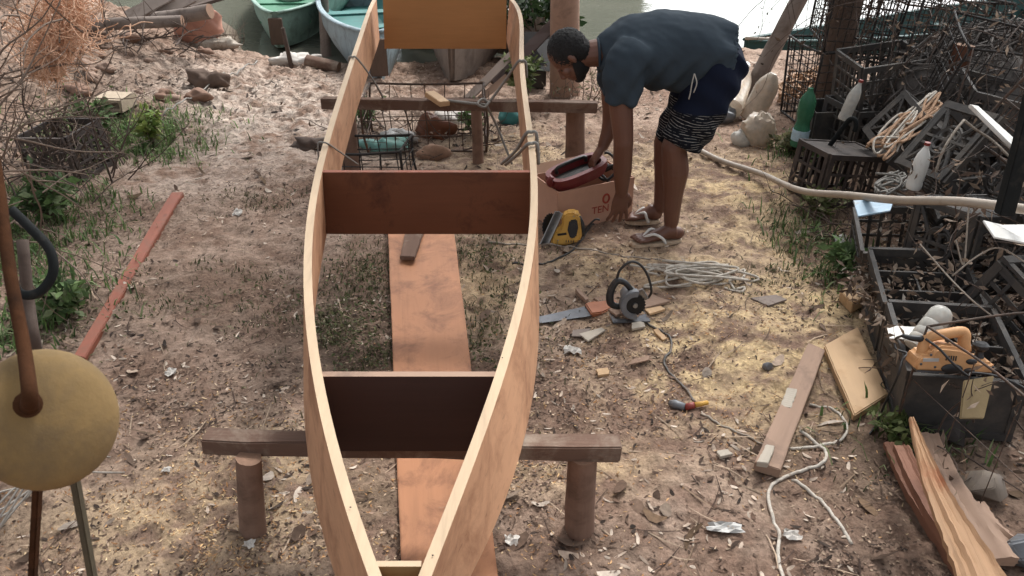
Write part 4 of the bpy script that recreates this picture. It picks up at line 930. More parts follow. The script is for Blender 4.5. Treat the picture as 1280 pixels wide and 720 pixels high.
# yellow circular saw, photo points in the picture
base = gnd(702, 304); S = 1 / (FPX / ((base - CAM).dot(ray(640, 360)))) ; Mx = Matrix.Translation(base) @ Euler((R(-12), 0, R(-6))).to_matrix().to_4x4()
t = thing('circular_saw', 'yellow circular saw standing on the dirt against the cardboard box', 'saw', M=Mx)
O = (702, 304); b = MB()
outline(b, [(689, 305), (689, 295), (693, 287), (699, 284), (702, 276), (701, 268), (706, 263), (718, 262), (723, 266), (725, 277), (727, 290), (724, 298), (716, 300), (708, 303)], O, S, -.055, .055, Mx)
o = b.build('housing', M['yellow'], t, bevel=.010, seg=3, smooth='auto')
b = MB(); outline(b, [(711, 271), (720, 269), (722, 280), (720, 292), (713, 294), (709, 283)], O, S, -.063, -.03, Mx); b.build('grip', M['black'], t, bevel=.006, smooth='auto')
b = MB(); b.tube([Mx @ Vector(((x - O[0]) * S, -.02, (O[1] - y) * S)) for x, y in ((722, 268), (727, 278), (728, 292))], .011, 8, 3); b.build('handle', M['black'], t, smooth=True)
def sawblade(c, r, teeth, nrm, th=.003, ln=.1):
    b = MB(); n = Vector(nrm).normalized(); u = n.orthogonal().normalized(); w = n.cross(u); vs = []
    for sd in (-1, 1):
        for k in range(teeth * 2): a = math.pi * k / teeth; q = r * (1 if k % 2 else 1 - ln); vs.append(c + (u * math.cos(a) + w * math.sin(a)) * q + n * th * sd / 2)
    m = teeth * 2; b.add(vs, [tuple(range(m))[::-1], tuple(range(m, 2 * m))] + [(i, (i + 1) % m, m + (i + 1) % m, m + i) for i in range(m)]); return b
P = lambda x, y, d=0: Mx @ Vector(((x - O[0]) * S, d, (O[1] - y) * S))
sawblade(P(687, 282, -.01), .068, 22, (.75, -.6, .2)).build('blade', M['blade'], t)
b = MB(); b.bar(P(679, 303, -.05), P(696, 261, -.05), .045, .005, up=(.8, -.6, .1)); b.bar(P(683, 304, -.05), P(700, 262, -.05), .006, .03, up=(.8, -.6, .1)); b.build('shoe', M['steel'], t)
b = MB(); b.tube([P(726, 292), P(733, 282), P(742, 272), P(748, 272)], .005, 6, 5); b.build('power_cord', M['cable'], t, smooth=True)
for x, y in ((698, 297), (716, 266)): b = MB(); b.ell(P(x, y, -.056), (.004, 0, 0), (0, .002, 0), (0, 0, .004), 10, 6); b.build('screw', M['steel'], t, smooth=True)
b = MB(); b.bar(P(697, 290, -.0565), P(708, 288, -.0565), .0015, .012); b.build('sticker', M['black'], t)
for k in range(4): b = MB(); b.bar(P(708 + k * 3, 299, -.0565), P(708 + k * 3, 296, -.0565), .004, .002); b.build('vent_slot', M['black'], t)
# grey circular saw
base = gnd(786, 402); S = ((base - CAM).dot(ray(640, 360))) / FPX; Mx = Matrix.Translation(base) @ Euler((R(-10), 0, R(4))).to_matrix().to_4x4(); O = (786, 402)
t = thing('circular_saw', 'grey circular saw with its toothed black blade showing, lying among wood scraps', 'saw', M=Mx)
Z9 = lambda x, y, d=0: Mx @ Vector(((740 + x / 9 - O[0]) * S, d, (O[1] - 330 - y / 9) * S))
b = MB(); b.tube([Z9(440, 290, .02), Z9(370, 205, .02), Z9(285, 175, .02), Z9(225, 250, .02), Z9(200, 350, .02), Z9(215, 440, .02), Z9(290, 480, .02), Z9(340, 460, .02)], [.012, .013, .015, .016, .017, .016, .014, .012], 10, 5); b.build('handle', M['black'], t, smooth=True)
b = MB(); c = Z9(470, 440); nrm = (Mx.to_3x3() @ Vector((0, -1, 0)))
b.tube([c - nrm * .03, c - nrm * .05, c - nrm * .14], [.035, .042, .036], 16); b.build('motor', M['greym'], t, smooth='auto')
b = MB(); vs = []; n = 18; fs = []
for i in range(n + 1):
    a = R(75) + R(205) * i / n; u = Mx.to_3x3() @ Vector((math.cos(a), 0, math.sin(a)))
    for ri, dd in ((.060, -.022), (.060, .024), (.036, .024), (.036, -.022)): vs.append(c + u * ri * 1.05 + nrm * -dd)
for i in range(n):
    for k in range(4): fs.append((i * 4 + k, i * 4 + (k + 1) % 4, i * 4 + 4 + (k + 1) % 4, i * 4 + 4 + k))
fs += [(3, 2, 1, 0), tuple(n * 4 + k for k in range(4))]; b.add(vs, fs); b.build('blade_guard', M['greym'], t, bevel=.003, smooth='auto')
sawblade(c + nrm * .012, .047, 20, nrm, .004, .12).build('blade', M['blade'], t)
b = MB(); b.tube([c + nrm * .014, c + nrm * .022], [.012, .010], 10); b.build('arbor_nut', M['steel'], t, smooth='auto')
b = MB(); b.box((.01, .05, .003), (.16, .13, .005), M=Mx); b.build('shoe', M['dsteel'], t)
b = MB(); b.bar(Z9(520, 270, .0), Z9(590, 390, .0), .02, .03); b.build('depth_bracket', M['steel'], t, bevel=.003)
b = MB(); b.tube([Z9(270, 175, .02), Z9(300, 60, .02), Z9(390, -30, .02), Z9(480, -35, .02), Z9(570, 40, .02), Z9(640, 180, .02), Z9(668, 320, .02), Z9(655, 420, .05)], .0055, 6, 6); b.build('power_cord', M['cable'], t, smooth=True)
# hand saw
q0, q1, q2 = drop(*gnd(672, 404).xy, .016), drop(*gnd(738, 392).xy, .018), drop(*gnd(772, 385).xy, .022)
t = thing('hand_saw', 'hand saw with a dark blade and an orange wooden handle lying by the grey saw', 'hand saw', tuple(q1))
ax = (q1 - q0).normalized(); sd = Vector((-ax.y, ax.x, 0)); b = MB()
b.add([q0 + sd * .02, q0 - sd * .03, q1 - sd * .05, q1 + sd * .035] + [p + Vector((0, 0, .0025)) for p in (q0 + sd * .02, q0 - sd * .03, q1 - sd * .05, q1 + sd * .035)], [(3, 2, 1, 0), (4, 5, 6, 7), (0, 1, 5, 4), (1, 2, 6, 5), (2, 3, 7, 6), (3, 0, 4, 7)]); b.build('blade', M['dsteel'], t)
b = MB(); hx = [(-.02, -.05), (.03, -.055), (.10, -.03), (.135, -.03), (.13, .0), (.13, .03), (.06, .035), (.03, .045), (-.01, .04)]
vs = [q1 + ax * x + sd * y + Vector((0, 0, z)) for z in (-.008, .016) for x, y in hx]; n = len(hx)
b.add(vs, [tuple(range(n))[::-1], tuple(range(n, 2 * n))] + [(i, (i + 1) % n, n + (i + 1) % n, n + i) for i in range(n)]); b.build('handle', M['handle_w'], t, bevel=.005, smooth='auto')
# scraps of wood and paper on the dirt
def scrap(name, label, cat, quad, th, mat, lift=.006): return on_ground(name, label, cat, quad, th, M[mat], lift=lift, bevel=.001)
scrap('wood_scrap', 'pale split scrap lying flat below the hand saw handle', 'wood scrap', [(724, 417), (752, 409), (757, 412), (735, 426)], .008, 'palegrey')
scrap('wood_scrap', 'greyish flake of wood left of the pale split scrap', 'wood scrap', [(716, 412), (738, 410), (734, 420), (714, 420)], .006, 'grey_wood')
scrap('wood_scrap', 'small pale chip right of the hand saw, half under the saw shoe', 'wood scrap', [(806, 386), (826, 382), (832, 386), (812, 392)], .010, 'pale')
scrap('wood_scrap', 'pale chip just below the grey saw blade', 'wood scrap', [(790, 403), (804, 401), (807, 408), (790, 411)], .012, 'palegrey')
scrap('wood_scrap', 'pale narrow scrap on the cord just below the grey saw', 'wood scrap', [(816, 412), (822, 410), (834, 422), (829, 425)], .009, 'pale')
scrap('wood_scrap', 'small square pale chip alone on the dirt below the paper', 'wood scrap', [(745, 461), (760, 459), (762, 467), (748, 469)], .012, 'pale')
scrap('wood_scrap', 'flat tan scrap on the dirt left of the snaking power cord', 'wood scrap', [(792, 448), (812, 444), (810, 450), (785, 456)], .006, 'wash_wood')
scrap('wood_scrap', 'square pale chip lying left of the lower plank end', 'wood scrap', [(896, 563), (910, 561), (916, 567), (900, 571)], .012, 'palegrey')
scrap('wood_scrap', 'dark stick on the dirt above the hand saw', 'wood scrap', [(719, 361), (722, 359), (736, 373), (732, 375)], .02, 'wash_wood')
scrap('wood_scrap', 'dark flat bark piece near the right end of the cord heap', 'wood scrap', [(938, 372), (970, 368), (984, 374), (960, 382)], .008, 'grey_wood')
def paper(label, px, py, w, d, seed, mat='paper', name='paper_scrap', cat='paper', crush=.4):
    rr = random.Random(seed); c = gnd(px, py); b = MB(); n = 5; vs = []
    for j in range(n + 1):
        for i in range(n + 1):
            w_, d_ = w * .7, d * .7; x = c.x + (i / n - .5) * w_ * (1 + rr.uniform(-.2, .2)); y = c.y + (j / n - .5) * d_ * (1 + rr.uniform(-.2, .2)); vs.append(Vector((x, y, g0(x, y) + .006 + rr.uniform(0, crush) * min(w, d) * .6)))
    b.add(vs, [(j * (n + 1) + i, j * (n + 1) + i + 1, (j + 1) * (n + 1) + i + 1, (j + 1) * (n + 1) + i) for j in range(n) for i in range(n)])
    return prop(b.build(name, M[mat]), label, cat)
paper('crumpled white paper scrap on the dirt left of the boat', 214, 468, .05, .06, 1)
paper('torn white paper scrap on the dirt between boat and power cord', 715, 441, .09, .08, 2)
paper('white leaf-shaped paper scrap beside the long pale rope strand', 990, 671, .07, .05, 3)
paper('grey crumpled foil scrap between the plank and the long rope', 905, 663, .14, .06, 4, 'greyp')
paper('small white scrap among the shavings in front of the left round post', 312, 683, .045, .04, 5)
paper('white scrap left of the trestle among orange shavings', 209, 589, .035, .03, 6)
paper('bluish white scrap beside the wide board near the bottom', 640, 677, .06, .05, 7)
paper('white scrap lying near the batten at the grass edge', 297, 268, .07, .06, 8)
paper('crushed silver wrapper on the dirt beside the black crate with compartments', 1052, 305, .10, .16, 9, 'greyp')
# ------------------------------------------------------------------ crates
def crate(name, label, L, Wd, H, Mx, mat, style='slat', divide=0, group=None, base=True):
    t = thing(name, label, 'crate', M=Mx, group=group); m = M[mat]; T = .012
    def panel(n_, ln, O_, ax, up, nrm):
        """one wall: frame, slats or lattice, in the plane of ax and up"""
        b = MB(); ax = Vector(ax); up = Vector(up); nrm = Vector(nrm); O_ = Vector(O_)
        def q(x0, x1, z0, z1, th=T, off=0):
            c = O_ + ax * (x0 + x1) / 2 + up * (z0 + z1) / 2 + nrm * off; mm = Matrix.Identity(4)
            for i in range(3): mm[i][0], mm[i][1], mm[i][2] = ax[i], nrm[i], up[i]
            mm.translation = c; b.box((0, 0, 0), (x1 - x0, th, z1 - z0), M=Mx @ mm)
        q(0, ln, H - .035, H, T * 1.5); q(0, ln, 0, .03, T * 1.3); q(0, .028, .03, H - .035); q(ln - .028, ln, .03, H - .035)
        if style == 'slat':
            k = max(2, int(ln / .055))
            for i in range(1, k): x = .028 + (ln - .056) * i / k; q(x - .008, x + .008, .03, H - .035, T * .6)
            for z in (.38, .68): q(.028, ln - .028, H * z - .007, H * z + .007, T * .5, .004)
        elif style == 'flower':
            q(.028, ln - .028, H * .5 - .006, H * .5 + .006, T * .5, .004)
            for f in (.12, .88):
                x = ln * f
                for z in np.linspace(.06, H - .06, 4): q(x - .02, x + .02, z - .006, z + .006, T * .6)
            def ring(cx, cz, rx, rz):
                P = [Mx @ (O_ + ax * (cx + rx * math.cos(a)) + up * (cz + rz * math.sin(a))) for a in np.linspace(0, 2 * math.pi, 17)]; b.tube(P, .008, 5)
            for k in range(4): a = math.pi / 4 + k * math.pi / 2; ring(ln / 2 + .034 * math.cos(a), H / 2 + .034 * math.sin(a), .027, .027)
            ring(ln / 2, H / 2, .072, .072)
            for a in (.6, 2.5, 3.7, 5.7):
                P0 = Mx @ (O_ + ax * (ln / 2 + .072 * math.cos(a)) + up * (H / 2 + .072 * math.sin(a))); P1 = Mx @ (O_ + ax * min(ln - .02, max(.02, ln / 2 + .3 * math.cos(a))) + up * min(H - .02, max(.02, H / 2 + .3 * math.sin(a)))); b.tube([P0, P1], .009, 5)
        elif style == 'solid': q(.028, ln - .028, .03, H - .035, T * .5)
        b.build('side_panel', m, t)
    x, y = L / 2, Wd / 2
    panel('f', L, (-x, -y, 0), (1, 0, 0), (0, 0, 1), (0, -1, 0)); panel('b', L, (-x, y, 0), (1, 0, 0), (0, 0, 1), (0, 1, 0))
    panel('l', Wd - .03, (-x, -y + .015, 0), (0, 1, 0), (0, 0, 1), (-1, 0, 0)); panel('r', Wd - .03, (x, -y + .015, 0), (0, 1, 0), (0, 0, 1), (1, 0, 0))
    if base == 'solid':
        b = MB(); b.box((0, 0, .012), (L - .02, Wd - .02, .012), M=Mx); b.build('base_panel', m, t)
    elif base:
        b = MB(); k = int(L / .05)
        for i in range(1, k): b.box((-x + L * i / k, 0, .012), (.012, Wd - .03, .01), M=Mx)
        k = int(Wd / .05)
        for i in range(1, k): b.box((0, -y + Wd * i / k, .012), (L - .03, .012, .007), M=Mx)
        b.build('base_grid', m, t)
    for i in range(divide):
        b = MB(); f = (i + 1) / (divide + 1); b.box((0, -y + Wd * f, H * .5), (L - .03, .008, H * .8), M=Mx); b.build('divider', m, t)
    if divide:
        b = MB(); b.box((-.02, 0, H * .48), (.008, Wd / (divide + 1) - .01, H * .72), M=Mx); b.build('divider', m, t)
    return t
def Mt(loc, rx=0, ry=0, rz=0): return Matrix.Translation(Vector(loc)) @ Euler((R(rx), R(ry), R(rz))).to_matrix().to_4x4()
GC = 'black crates piled along the right of the yard'
GZ = lambda x, y: g0(x, y) + .01
crate('plastic_crate', 'black crate with compartments standing open on the ground behind the pale tan board', .36, .44, .25, Mt((1.68, 3.00, GZ(1.68, 3.0)), 3, -4, -12), 'crate', 'solid', 2, GC)
crate('plastic_crate', 'open black crate under the orange planer, nearest in the row on the ground', .36, .46, .25, Mt((1.57, 2.52, GZ(1.57, 2.52)), 2, -3, -12), 'crate', 'solid', 1, GC)
crate('plastic_crate', 'black crate under the pale blue board, farthest in the row on the ground', .36, .44, .26, Mt((1.80, 3.52, GZ(1.80, 3.52)), 4, -5, -14), 'crate2', 'slat', 0, GC)
crate('plastic_crate', 'big tilted black crate with a flower lattice under a long white edge', .44, .34, .36, Mt((2.02, 3.66, .27), -8, 40, 8), 'crate', 'flower', 0, GC)
crate('plastic_crate', 'tilted dusty crate with tan rope heaped on its upper side', .46, .34, .30, Mt((2.37, 4.50, .33), 194, 34, 12), 'crate2', 'flower', 0, GC, 'solid')
crate('plastic_crate', 'low brown crate behind the bent black cane', .38, .32, .30, Mt((1.88, 4.58, GZ(1.86, 4.62) + .28), 176, 8, 14), 'crate3', 'slat', 0, GC, 'solid')
crate('plastic_crate', 'black crate on its side below the flower lattice crate', .42, .34, .34, Mt((2.0, 3.30, .40), 172, 8, 20), 'crate', 'flower', 0, GC, 'solid')
crate('plastic_crate', 'dark crate at the picture edge below the white strip', .46, .36, .34, Mt((2.22, 2.95, .16), -10, 14, 12), 'crate2', 'flower', 0, GC)
crate('plastic_crate', 'sooty crate behind the small clear bottle under the wire traps', .44, .36, .30, Mt((2.30, 5.35, GZ(2.3, 5.35)), 0, 3, 16), 'crate', 'slat', 0, GC)
crate('plastic_crate', 'dark crate stacked on the sooty crate beside the leaning post', .44, .36, .30, Mt((2.36, 5.40, GZ(2.3, 5.35) + .31), 4, -6, 8), 'crate2', 'slat', 0, GC)
crate('plastic_crate', 'small dark blue crate behind the green bottle', .34, .28, .26, Mt((2.12, 5.5, GZ(2.1, 5.5)), 0, 0, 6), 'crate', 'solid', 0, GC)
crate('plastic_crate', 'upside-down dark crate stacked over the dark crate by the white strip', .46, .36, .30, Mt((2.30, 3.10, .72), 184, 18, 24), 'crate', 'slat', 0, GC, 'solid')
crate('plastic_crate', 'sooty crate lying on its side behind the planer and the ribbed bottle', .44, .34, .30, Mt((2.06, 2.66, .12), -70, 10, 24), 'crate', 'slat', 0, GC, 'solid')
crate('plastic_crate', 'dusty crate tipped over between the flower lattice crate and the net heap', .44, .34, .30, Mt((2.50, 4.0, .34), 150, 20, 30), 'crate2', 'slat', 0, GC, 'solid')
crate('plastic_crate', 'dark crate wedged behind the tan rope crate', .42, .34, .30, Mt((2.72, 4.75, .18), 6, 12, -10), 'crate2', 'slat', 0, GC)
# ------------------------------------------------------------------ wire traps
def trap(label, L, Wd, H, Mx, mat, nx_=6, nz_=4, seed=0, r=.004, group='wire fish traps', name='wire_trap'):
    rr = random.Random(seed); t = thing(name, label, 'wire trap', M=Mx, group=group)
    J = lambda v, a=.012: Mx @ (Vector(v) + Vector((rr.uniform(-a, a), rr.uniform(-a, a), rr.uniform(-a, a))))
    x, y = L / 2, Wd / 2; b = MB(); C8 = {(i, j, k): J((x * i, y * j, H * k), .02) for i in (-1, 1) for j in (-1, 1) for k in (0, 1)}
    for a in C8:
        for c in C8:
            if a < c and sum(p != q for p, q in zip(a, c)) == 1: b.tube([C8[a], C8[a].lerp(C8[c], .5) + Vector((rr.uniform(-.015, .015),) * 3), C8[c]], r * 1.7, 6, 3)
    b.build('frame', M[mat], t, smooth=True)
    def face(a, c, d, e, nu, nv):
        b = MB()
        for i in range(1, nu):
            f = i / nu + rr.uniform(-.03, .03); b.tube([a.lerp(c, f), (a.lerp(c, f) + d.lerp(e, f)) / 2 + Vector((rr.uniform(-.012, .012),) * 3), d.lerp(e, f)], r * .7, 5)
        for i in range(1, nv):
            f = i / nv + rr.uniform(-.03, .03); b.tube([a.lerp(d, f), c.lerp(e, f)], r * .7, 5)
        b.build('mesh_side', M[mat], t)
    k = C8
    for j in (-1, 1): face(k[-1, j, 0], k[1, j, 0], k[-1, j, 1], k[1, j, 1], nx_, nz_)
    for i in (-1, 1): face(k[i, -1, 0], k[i, 1, 0], k[i, -1, 1], k[i, 1, 1], max(2, int(nx_ * Wd / L)), nz_)
    return t
trap('tall dark wire trap standing behind the green bottle', .42, .5, .55, Mt((2.28, 6.05, GZ(2.28, 6.05)), 0, 0, 8), 'wire_d', 8, 8, 1, .005)
trap('dark wire trap stacked on the tall trap against the bright water', .46, .5, .5, Mt((2.36, 6.05, GZ(2.3, 6.05) + .56), 3, 4, -6), 'wire_d', 8, 7, 2, .005)
trap('wide wire trap leaning on the stack of dark crates', .7, .45, .45, Mt((2.72, 5.6, .35), -8, 12, 14), 'wire_d', 10, 6, 3, .005)
trap('wire trap with a board inside, topmost by the hanging dry leaves', .6, .45, .36, Mt((2.80, 5.9, .72), 4, 8, 8), 'wire', 8, 5, 4, .004)
trap('bent open wire cage over dirt and twigs under the orange planer', .62, .62, .42, Mt((1.70, 2.06, GZ(1.70, 2.06)), 0, 0, 10), 'wire', 3, 2, 5, .0024)
trap('rusty wire cage standing by the farther trestle, seen through the boat', .78, .42, .34, Mt((-.58, 5.55, GZ(-.58, 5.55)), 0, 0, 3), 'wire', 6, 3, 6, .005)
trap('low wire cage on the dirt beside the farther trestle', .44, .34, .26, Mt((-.82, 4.72, GZ(-.82, 4.72)), 0, 0, -6), 'wire_d', 4, 3, 7, .005)
prop(board('board', (2.72, 5.85, .80), (2.88, 5.85, 1.02), .08, .02, M['pale'], up=(0, 1, 0)), 'short pale board standing inside the topmost wire trap', 'board')
# ------------------------------------------------------------------ bottles
def bottle(label, base_, top_, r, mat, cap='capr', prof=None, lab=None, group=None, name='plastic_bottle'):
    d = (top_ - base_); L = d.length; Mx = d.to_track_quat('Z', 'Y').to_matrix().to_4x4(); Mx.translation = base_; t = thing(name, label, 'bottle', M=Mx, group=group)
    prof = prof or [(.55, 0), (.92, .012), (1, .05), (1, .14), (.94, .18), (1, .22), (1, .55), (.96, .62), (.78, .74), (.42, .86), (.30, .90), (.30, .96)]
    b = MB(); b.lathe([(p * r, z * L) for p, z in prof], Mx, 20); b.build('bottle_body', M[mat], t, smooth='auto')
    if cap: b = MB(); b.lathe([(r * .36, L * .94), (r * .38, L * .95), (r * .38, L), (r * .30, L * 1.004)], Mx, 16); b.build('cap', M[cap], t, smooth='auto')
    if lab: b = MB(); b.lathe([(r * 1.01, L * lab[0]), (r * 1.02, L * lab[0] + .001), (r * 1.02, L * lab[1])], Mx, 20); b.build('label_band', M['label'], t, smooth='auto')
    return t
waist = [(.6, 0), (.95, .015), (1, .05), (1, .28), (.9, .36), (.8, .42), (.84, .48), (1, .56), (1.02, .70), (.95, .80), (.62, .90), (.34, .95), (.32, 1)]
YB = 5.25
bottle('green plastic bottle hanging upright beside the tall wire trap', at_y(997, 183, YB), at_y(1014, 110, YB), .053, 'pet_g', None, waist, (.12, .30))
bottle('small dusty clear bottle with red cap hanging tilted above the black cane', at_y(1054, 150, 4.9), at_y(1077, 100, 4.9), .036, 'pet', lab=None)
bottle('small white bottle with red cap leaning on the flower lattice crate', at_y(1141, 236, 3.55), at_y(1160, 178, 3.55), .034, 'whitep')
bottle('large ribbed clear bottle lying on the crate behind the orange planer', at_y(1142, 436, 2.42), at_y(1182, 386, 2.50), .040, 'pet', None, [(.6, 0), (1, .03), (1, .10), (.94, .13), (1, .16), (1, .24), (.94, .27), (1, .30), (1, .40), (.94, .43), (1, .46), (1, .6), (.94, .63), (1, .66), (1, .86), (.8, .95), (.5, 1)])
bottle('tall cream jug leaning between the man and the wire traps', drop(*gnd(938, 150).xy, .0), at_y(967, 92, gnd(938, 150).y), .085, 'pet_t', None, [(.8, 0), (1, .04), (1, .7), (.85, .82), (.5, .95), (.3, 1)], name='plastic_jug')
bottle('squat dirty jug with a white cap lying behind the man at the bank', drop(*gnd(912, 152).xy, .09), drop(*gnd(928, 118).xy, .24), .085, 'pet_t', 'whitep', name='plastic_jug')
def bag(label, px, py, rx, rz, mat, seed, name='plastic_bag', cat='bag', dy=0):
    c = gnd(px, py); b = MB(); b.ell(c + Vector((0, dy, rz * .8)), (rx, 0, 0), (0, rx * .9, 0), (0, 0, rz), 30, 20); rr = np.array([tuple(v) for v in b.v])
    k = 1 + .36 * (fbm(rr[:, 0] * 2 + rr[:, 2] + seed, rr[:, 1] * 2 + rr[:, 2], 9, 4) - .5) * 2; cc = np.array(tuple(c)); q = cc + (rr - cc) * k[:, None]
    b.v = [Vector(v) for v in q]; return prop(b.build(name, M[mat], smooth='auto'), label, cat)
bag('crumpled cream plastic bag on the dirt below the tall cream jug', 948, 180, .115, .12, 'pet_t', 3)
bag('crumpled clear plastic bag beside the cream bag', 928, 182, .075, .065, 'pet', 9)
bag('dark rounded lump lying behind the man beside the squat jug', 905, 152, .09, .07, 'greym', 12, 'stone', 'stone')
# ------------------------------------------------------------------ planer on the crate
base = at_h(1186, 461, .272); S = ((base - CAM).dot(ray(640, 360))) / FPX; Mx = Matrix.Translation(base) @ Euler((R(-14), 0, R(-4))).to_matrix().to_4x4(); O = (1186, 461)
t = thing('power_planer', 'orange power planer with black knob resting on top of the black crate', 'planer', M=Mx)
Z6 = lambda x, y, d=0: Mx @ Vector(((1080 + x / 6.4 - O[0]) * S, d, (O[1] - 350 - y / 6.4) * S))
def out6(b, pts, d0, d1): b.prism([((1080 + x / 6.4 - O[0]) * S, (O[1] - 350 - y / 6.4) * S) for x, y in pts], d0, d1, Mx)
b = MB(); out6(b, [(372, 700), (365, 640), (395, 575), (480, 560), (500, 510), (560, 490), (690, 500), (760, 525), (815, 560), (840, 600), (965, 610), (982, 650), (978, 708)], -.045, .045); b.build('housing', M['orange'], t, bevel=.009, seg=3, smooth='auto')
b = MB(); b.tube([Z6(455, 600), Z6(455, 500), Z6(500, 445), Z6(620, 415), Z6(725, 395), Z6(755, 420), Z6(760, 480), Z6(775, 550)], [.020, .017, .018, .018, .018, .019, .019, .021], 12, 4); b.build('handle', M['orange'], t, smooth=True)
b = MB(); b.ell(Z6(650, 668, -.046), Mx.to_3x3() @ Vector((.034, 0, 0)), Mx.to_3x3() @ Vector((0, .008, 0)), Mx.to_3x3() @ Vector((0, 0, .017)), 20, 10); b.build('belt_cover', M['black'], t, smooth=True)
for x, y in ((790, 603), (785, 680)):
    b = MB(); b.ell(Z6(x, y, -.045), Mx.to_3x3() @ Vector((.018, 0, 0)), Mx.to_3x3() @ Vector((0, .006, 0)), Mx.to_3x3() @ Vector((0, 0, .010)), 16, 8); b.build('vent_hole', M['black'], t, smooth=True)
b = MB(); mk = Mx @ Matrix.Translation(Mx.inverted() @ Z6(893, 600)); b.lathe([(.016, 0), (.012, .012), (.012, .02), (.024, .03), (.026, .042), (.018, .050)], mk, 18); b.build('depth_knob', M['black'], t, smooth='auto')
b = MB(); b.box((.0, 0, .003), (.235, .086, .006), M=Mx); b.build('sole_plate', M['dsteel'], t)
for x, y in ((410, 640), (960, 640), (820, 660), (520, 660), (475, 560)): b = MB(); b.ell(Z6(x, y, -.0455), Mx.to_3x3() @ Vector((.0045, 0, 0)), Mx.to_3x3() @ Vector((0, .0015, 0)), Mx.to_3x3() @ Vector((0, 0, .0045)), 10, 6); b.build('screw', M['dsteel'], t, smooth=True)
b = MB(); out6(b, [(420, 590), (540, 585), (540, 612), (420, 618)], -.0465, -.044); b.build('sticker', M['greyp'], t)
for k in range(5): b = MB(); out6(b, [(590 + k * 18, 560), (600 + k * 18, 560), (600 + k * 18, 600), (590 + k * 18, 600)], -.0462, -.044); b.build('vent_slot', M['black'], t)
b = MB(); out6(b, [(700, 370), (735, 367), (700, 385)], -.006, .006); b.tube([Z6(620, 470), Z6(635, 480), Z6(650, 470)], .006, 8); b.build('trigger', M['black'], t)
b = MB(); b.tube([Z6(440, 468), Z6(350, 462), Z6(280, 446)], [.012, .010, .007], 8, 3); b.build('cord_boot', M['black'], t, smooth=True)
cz = lambda x, y, h: at_h(x, y, h)
b = MB(); b.tube([Z6(280, 446), cz(1119, 424, .30), cz(1120, 436, .28), cz(1134, 442, .28), cz(1128, 450, .27), cz(1122, 470, .23), cz(1108, 500, .10), drop(*gnd(1095, 532).xy, .008), drop(*gnd(1086, 545).xy, .006)], .0042, 6, 6)
b.tube([Z6(440, 450, -.02), Z6(520, 500, -.05), Z6(620, 600, -.075), Z6(740, 690, -.08), cz(1215, 466, .30), cz(1245, 470, .30), cz(1275, 482, .29), cz(1300, 500, .28)], .0042, 6, 6); b.build('power_cord', M['cable'], t, smooth=True)
# ------------------------------------------------------------------ canes, pipes, ropes over the crates
b = MB(); b.tube([drop(*gnd(1003, 232).xy, .0), at_y(1030, 192, 4.65), at_y(1055, 158, 4.6), at_y(1063, 149, 4.58), at_y(1069, 150, 4.56), at_y(1070, 158, 4.55), at_y(1068, 164, 4.55)], .014, 8, 5); prop(b.build('bent_cane', M['hose'], smooth=True), 'bent black cane leaning on the brown crate', 'cane')
b = MB(); b.tube([drop(*gnd(866, 187).xy, .02), drop(*gnd(900, 206).xy, .03), drop(*gnd(950, 227).xy, .05), at_y(1000, 238, 4.1), at_y(1060, 244, 3.6), at_y(1120, 250, 3.2), at_y(1200, 252, 2.85), at_y(1285, 262, 2.6), at_y(1340, 268, 2.5)], .017, 10, 6); prop(b.build('pale_pipe', M['pvc'], smooth=True), 'long pale bendy pipe running from behind the man over the crates', 'pipe')
def tangle(label, surf, n, r, mat, seed, name='tangled_rope', cat='rope', k=7):
    rr = random.Random(seed); b = MB(); pts = [surf(rr.uniform(0, 1), rr.uniform(0, 1), rr) for _ in range(n)]; b.tube(spline(pts, k), r, 5); return prop(b.build(name, M[mat], smooth=True), label, cat)
q = [at_y(1075, 190, 4.20), at_y(1165, 118, 4.65), at_y(1185, 150, 4.35), at_y(1110, 212, 4.0)]
def surf(u, v, rr): return q[0].lerp(q[1], u).lerp(q[3].lerp(q[2], u), v * .8) + Vector((0, 0, rr.uniform(0, .06)))
tangle('tan rope tangled over the top of the tilted dusty crate', surf, 55, .007, 'rope_t', 4)
tangle('loose pale twine on top of the tan rope', surf, 26, .006, 'rope_w', 8)
q2 = [at_y(1085, 222, 4.0), at_y(1135, 215, 4.0), at_y(1140, 250, 3.7), at_y(1095, 250, 3.7)]
tangle('grey twine tangled on the crate beside the white bottle', lambda u, v, rr: q2[0].lerp(q2[1], u).lerp(q2[3].lerp(q2[2], u), v) + Vector((0, 0, rr.uniform(0, .05))), 30, .006, 'rope_g', 14)
q3 = [at_y(900, 110, 6.6), at_y(960, 95, 6.6), at_y(965, 140, 6.2), at_y(905, 140, 6.2)]
tangle('pale old rope heaped around the tall cream jug at the bank', lambda u, v, rr: (lambda p: drop(p.x, p.y, .03 + rr.uniform(0, .22)))(Vector((2.05 + .5 * u, 6.3 + .5 * v, 0))), 60, .009, 'rope_t', 23)
b = MB()
for P in (([1205, 150, 3.5], [1193, 165, 3.45], [1178, 190, 3.4], [1170, 215, 3.4]), ([1205, 150, 3.5], [1220, 162, 3.5], [1240, 175, 3.5], [1262, 196, 3.4])): b.tube(spline([at_y(*p) for p in P], 5), .006, 5)
prop(b.build('twine', M['rope_d'], smooth=True), 'twine tied across the face of the flower lattice crate', 'twine')
b = MB()
for P in (([1195, 300, 2.75], [1205, 330, 2.7], [1212, 255, 2.8], [1225, 250, 2.8]), ([1150, 305, 2.7], [1185, 345, 2.6], [1215, 375, 2.5], [1240, 395, 2.45]), ([1190, 345, 2.6], [1222, 320, 2.6], [1250, 310, 2.6], [1285, 330, 2.5])): b.tube(spline([at_y(*p) for p in P], 5), .003, 5)
prop(b.build('twine', M['rope_d'], smooth=True), 'loose twine hanging over the dark crate below the white strip', 'twine')
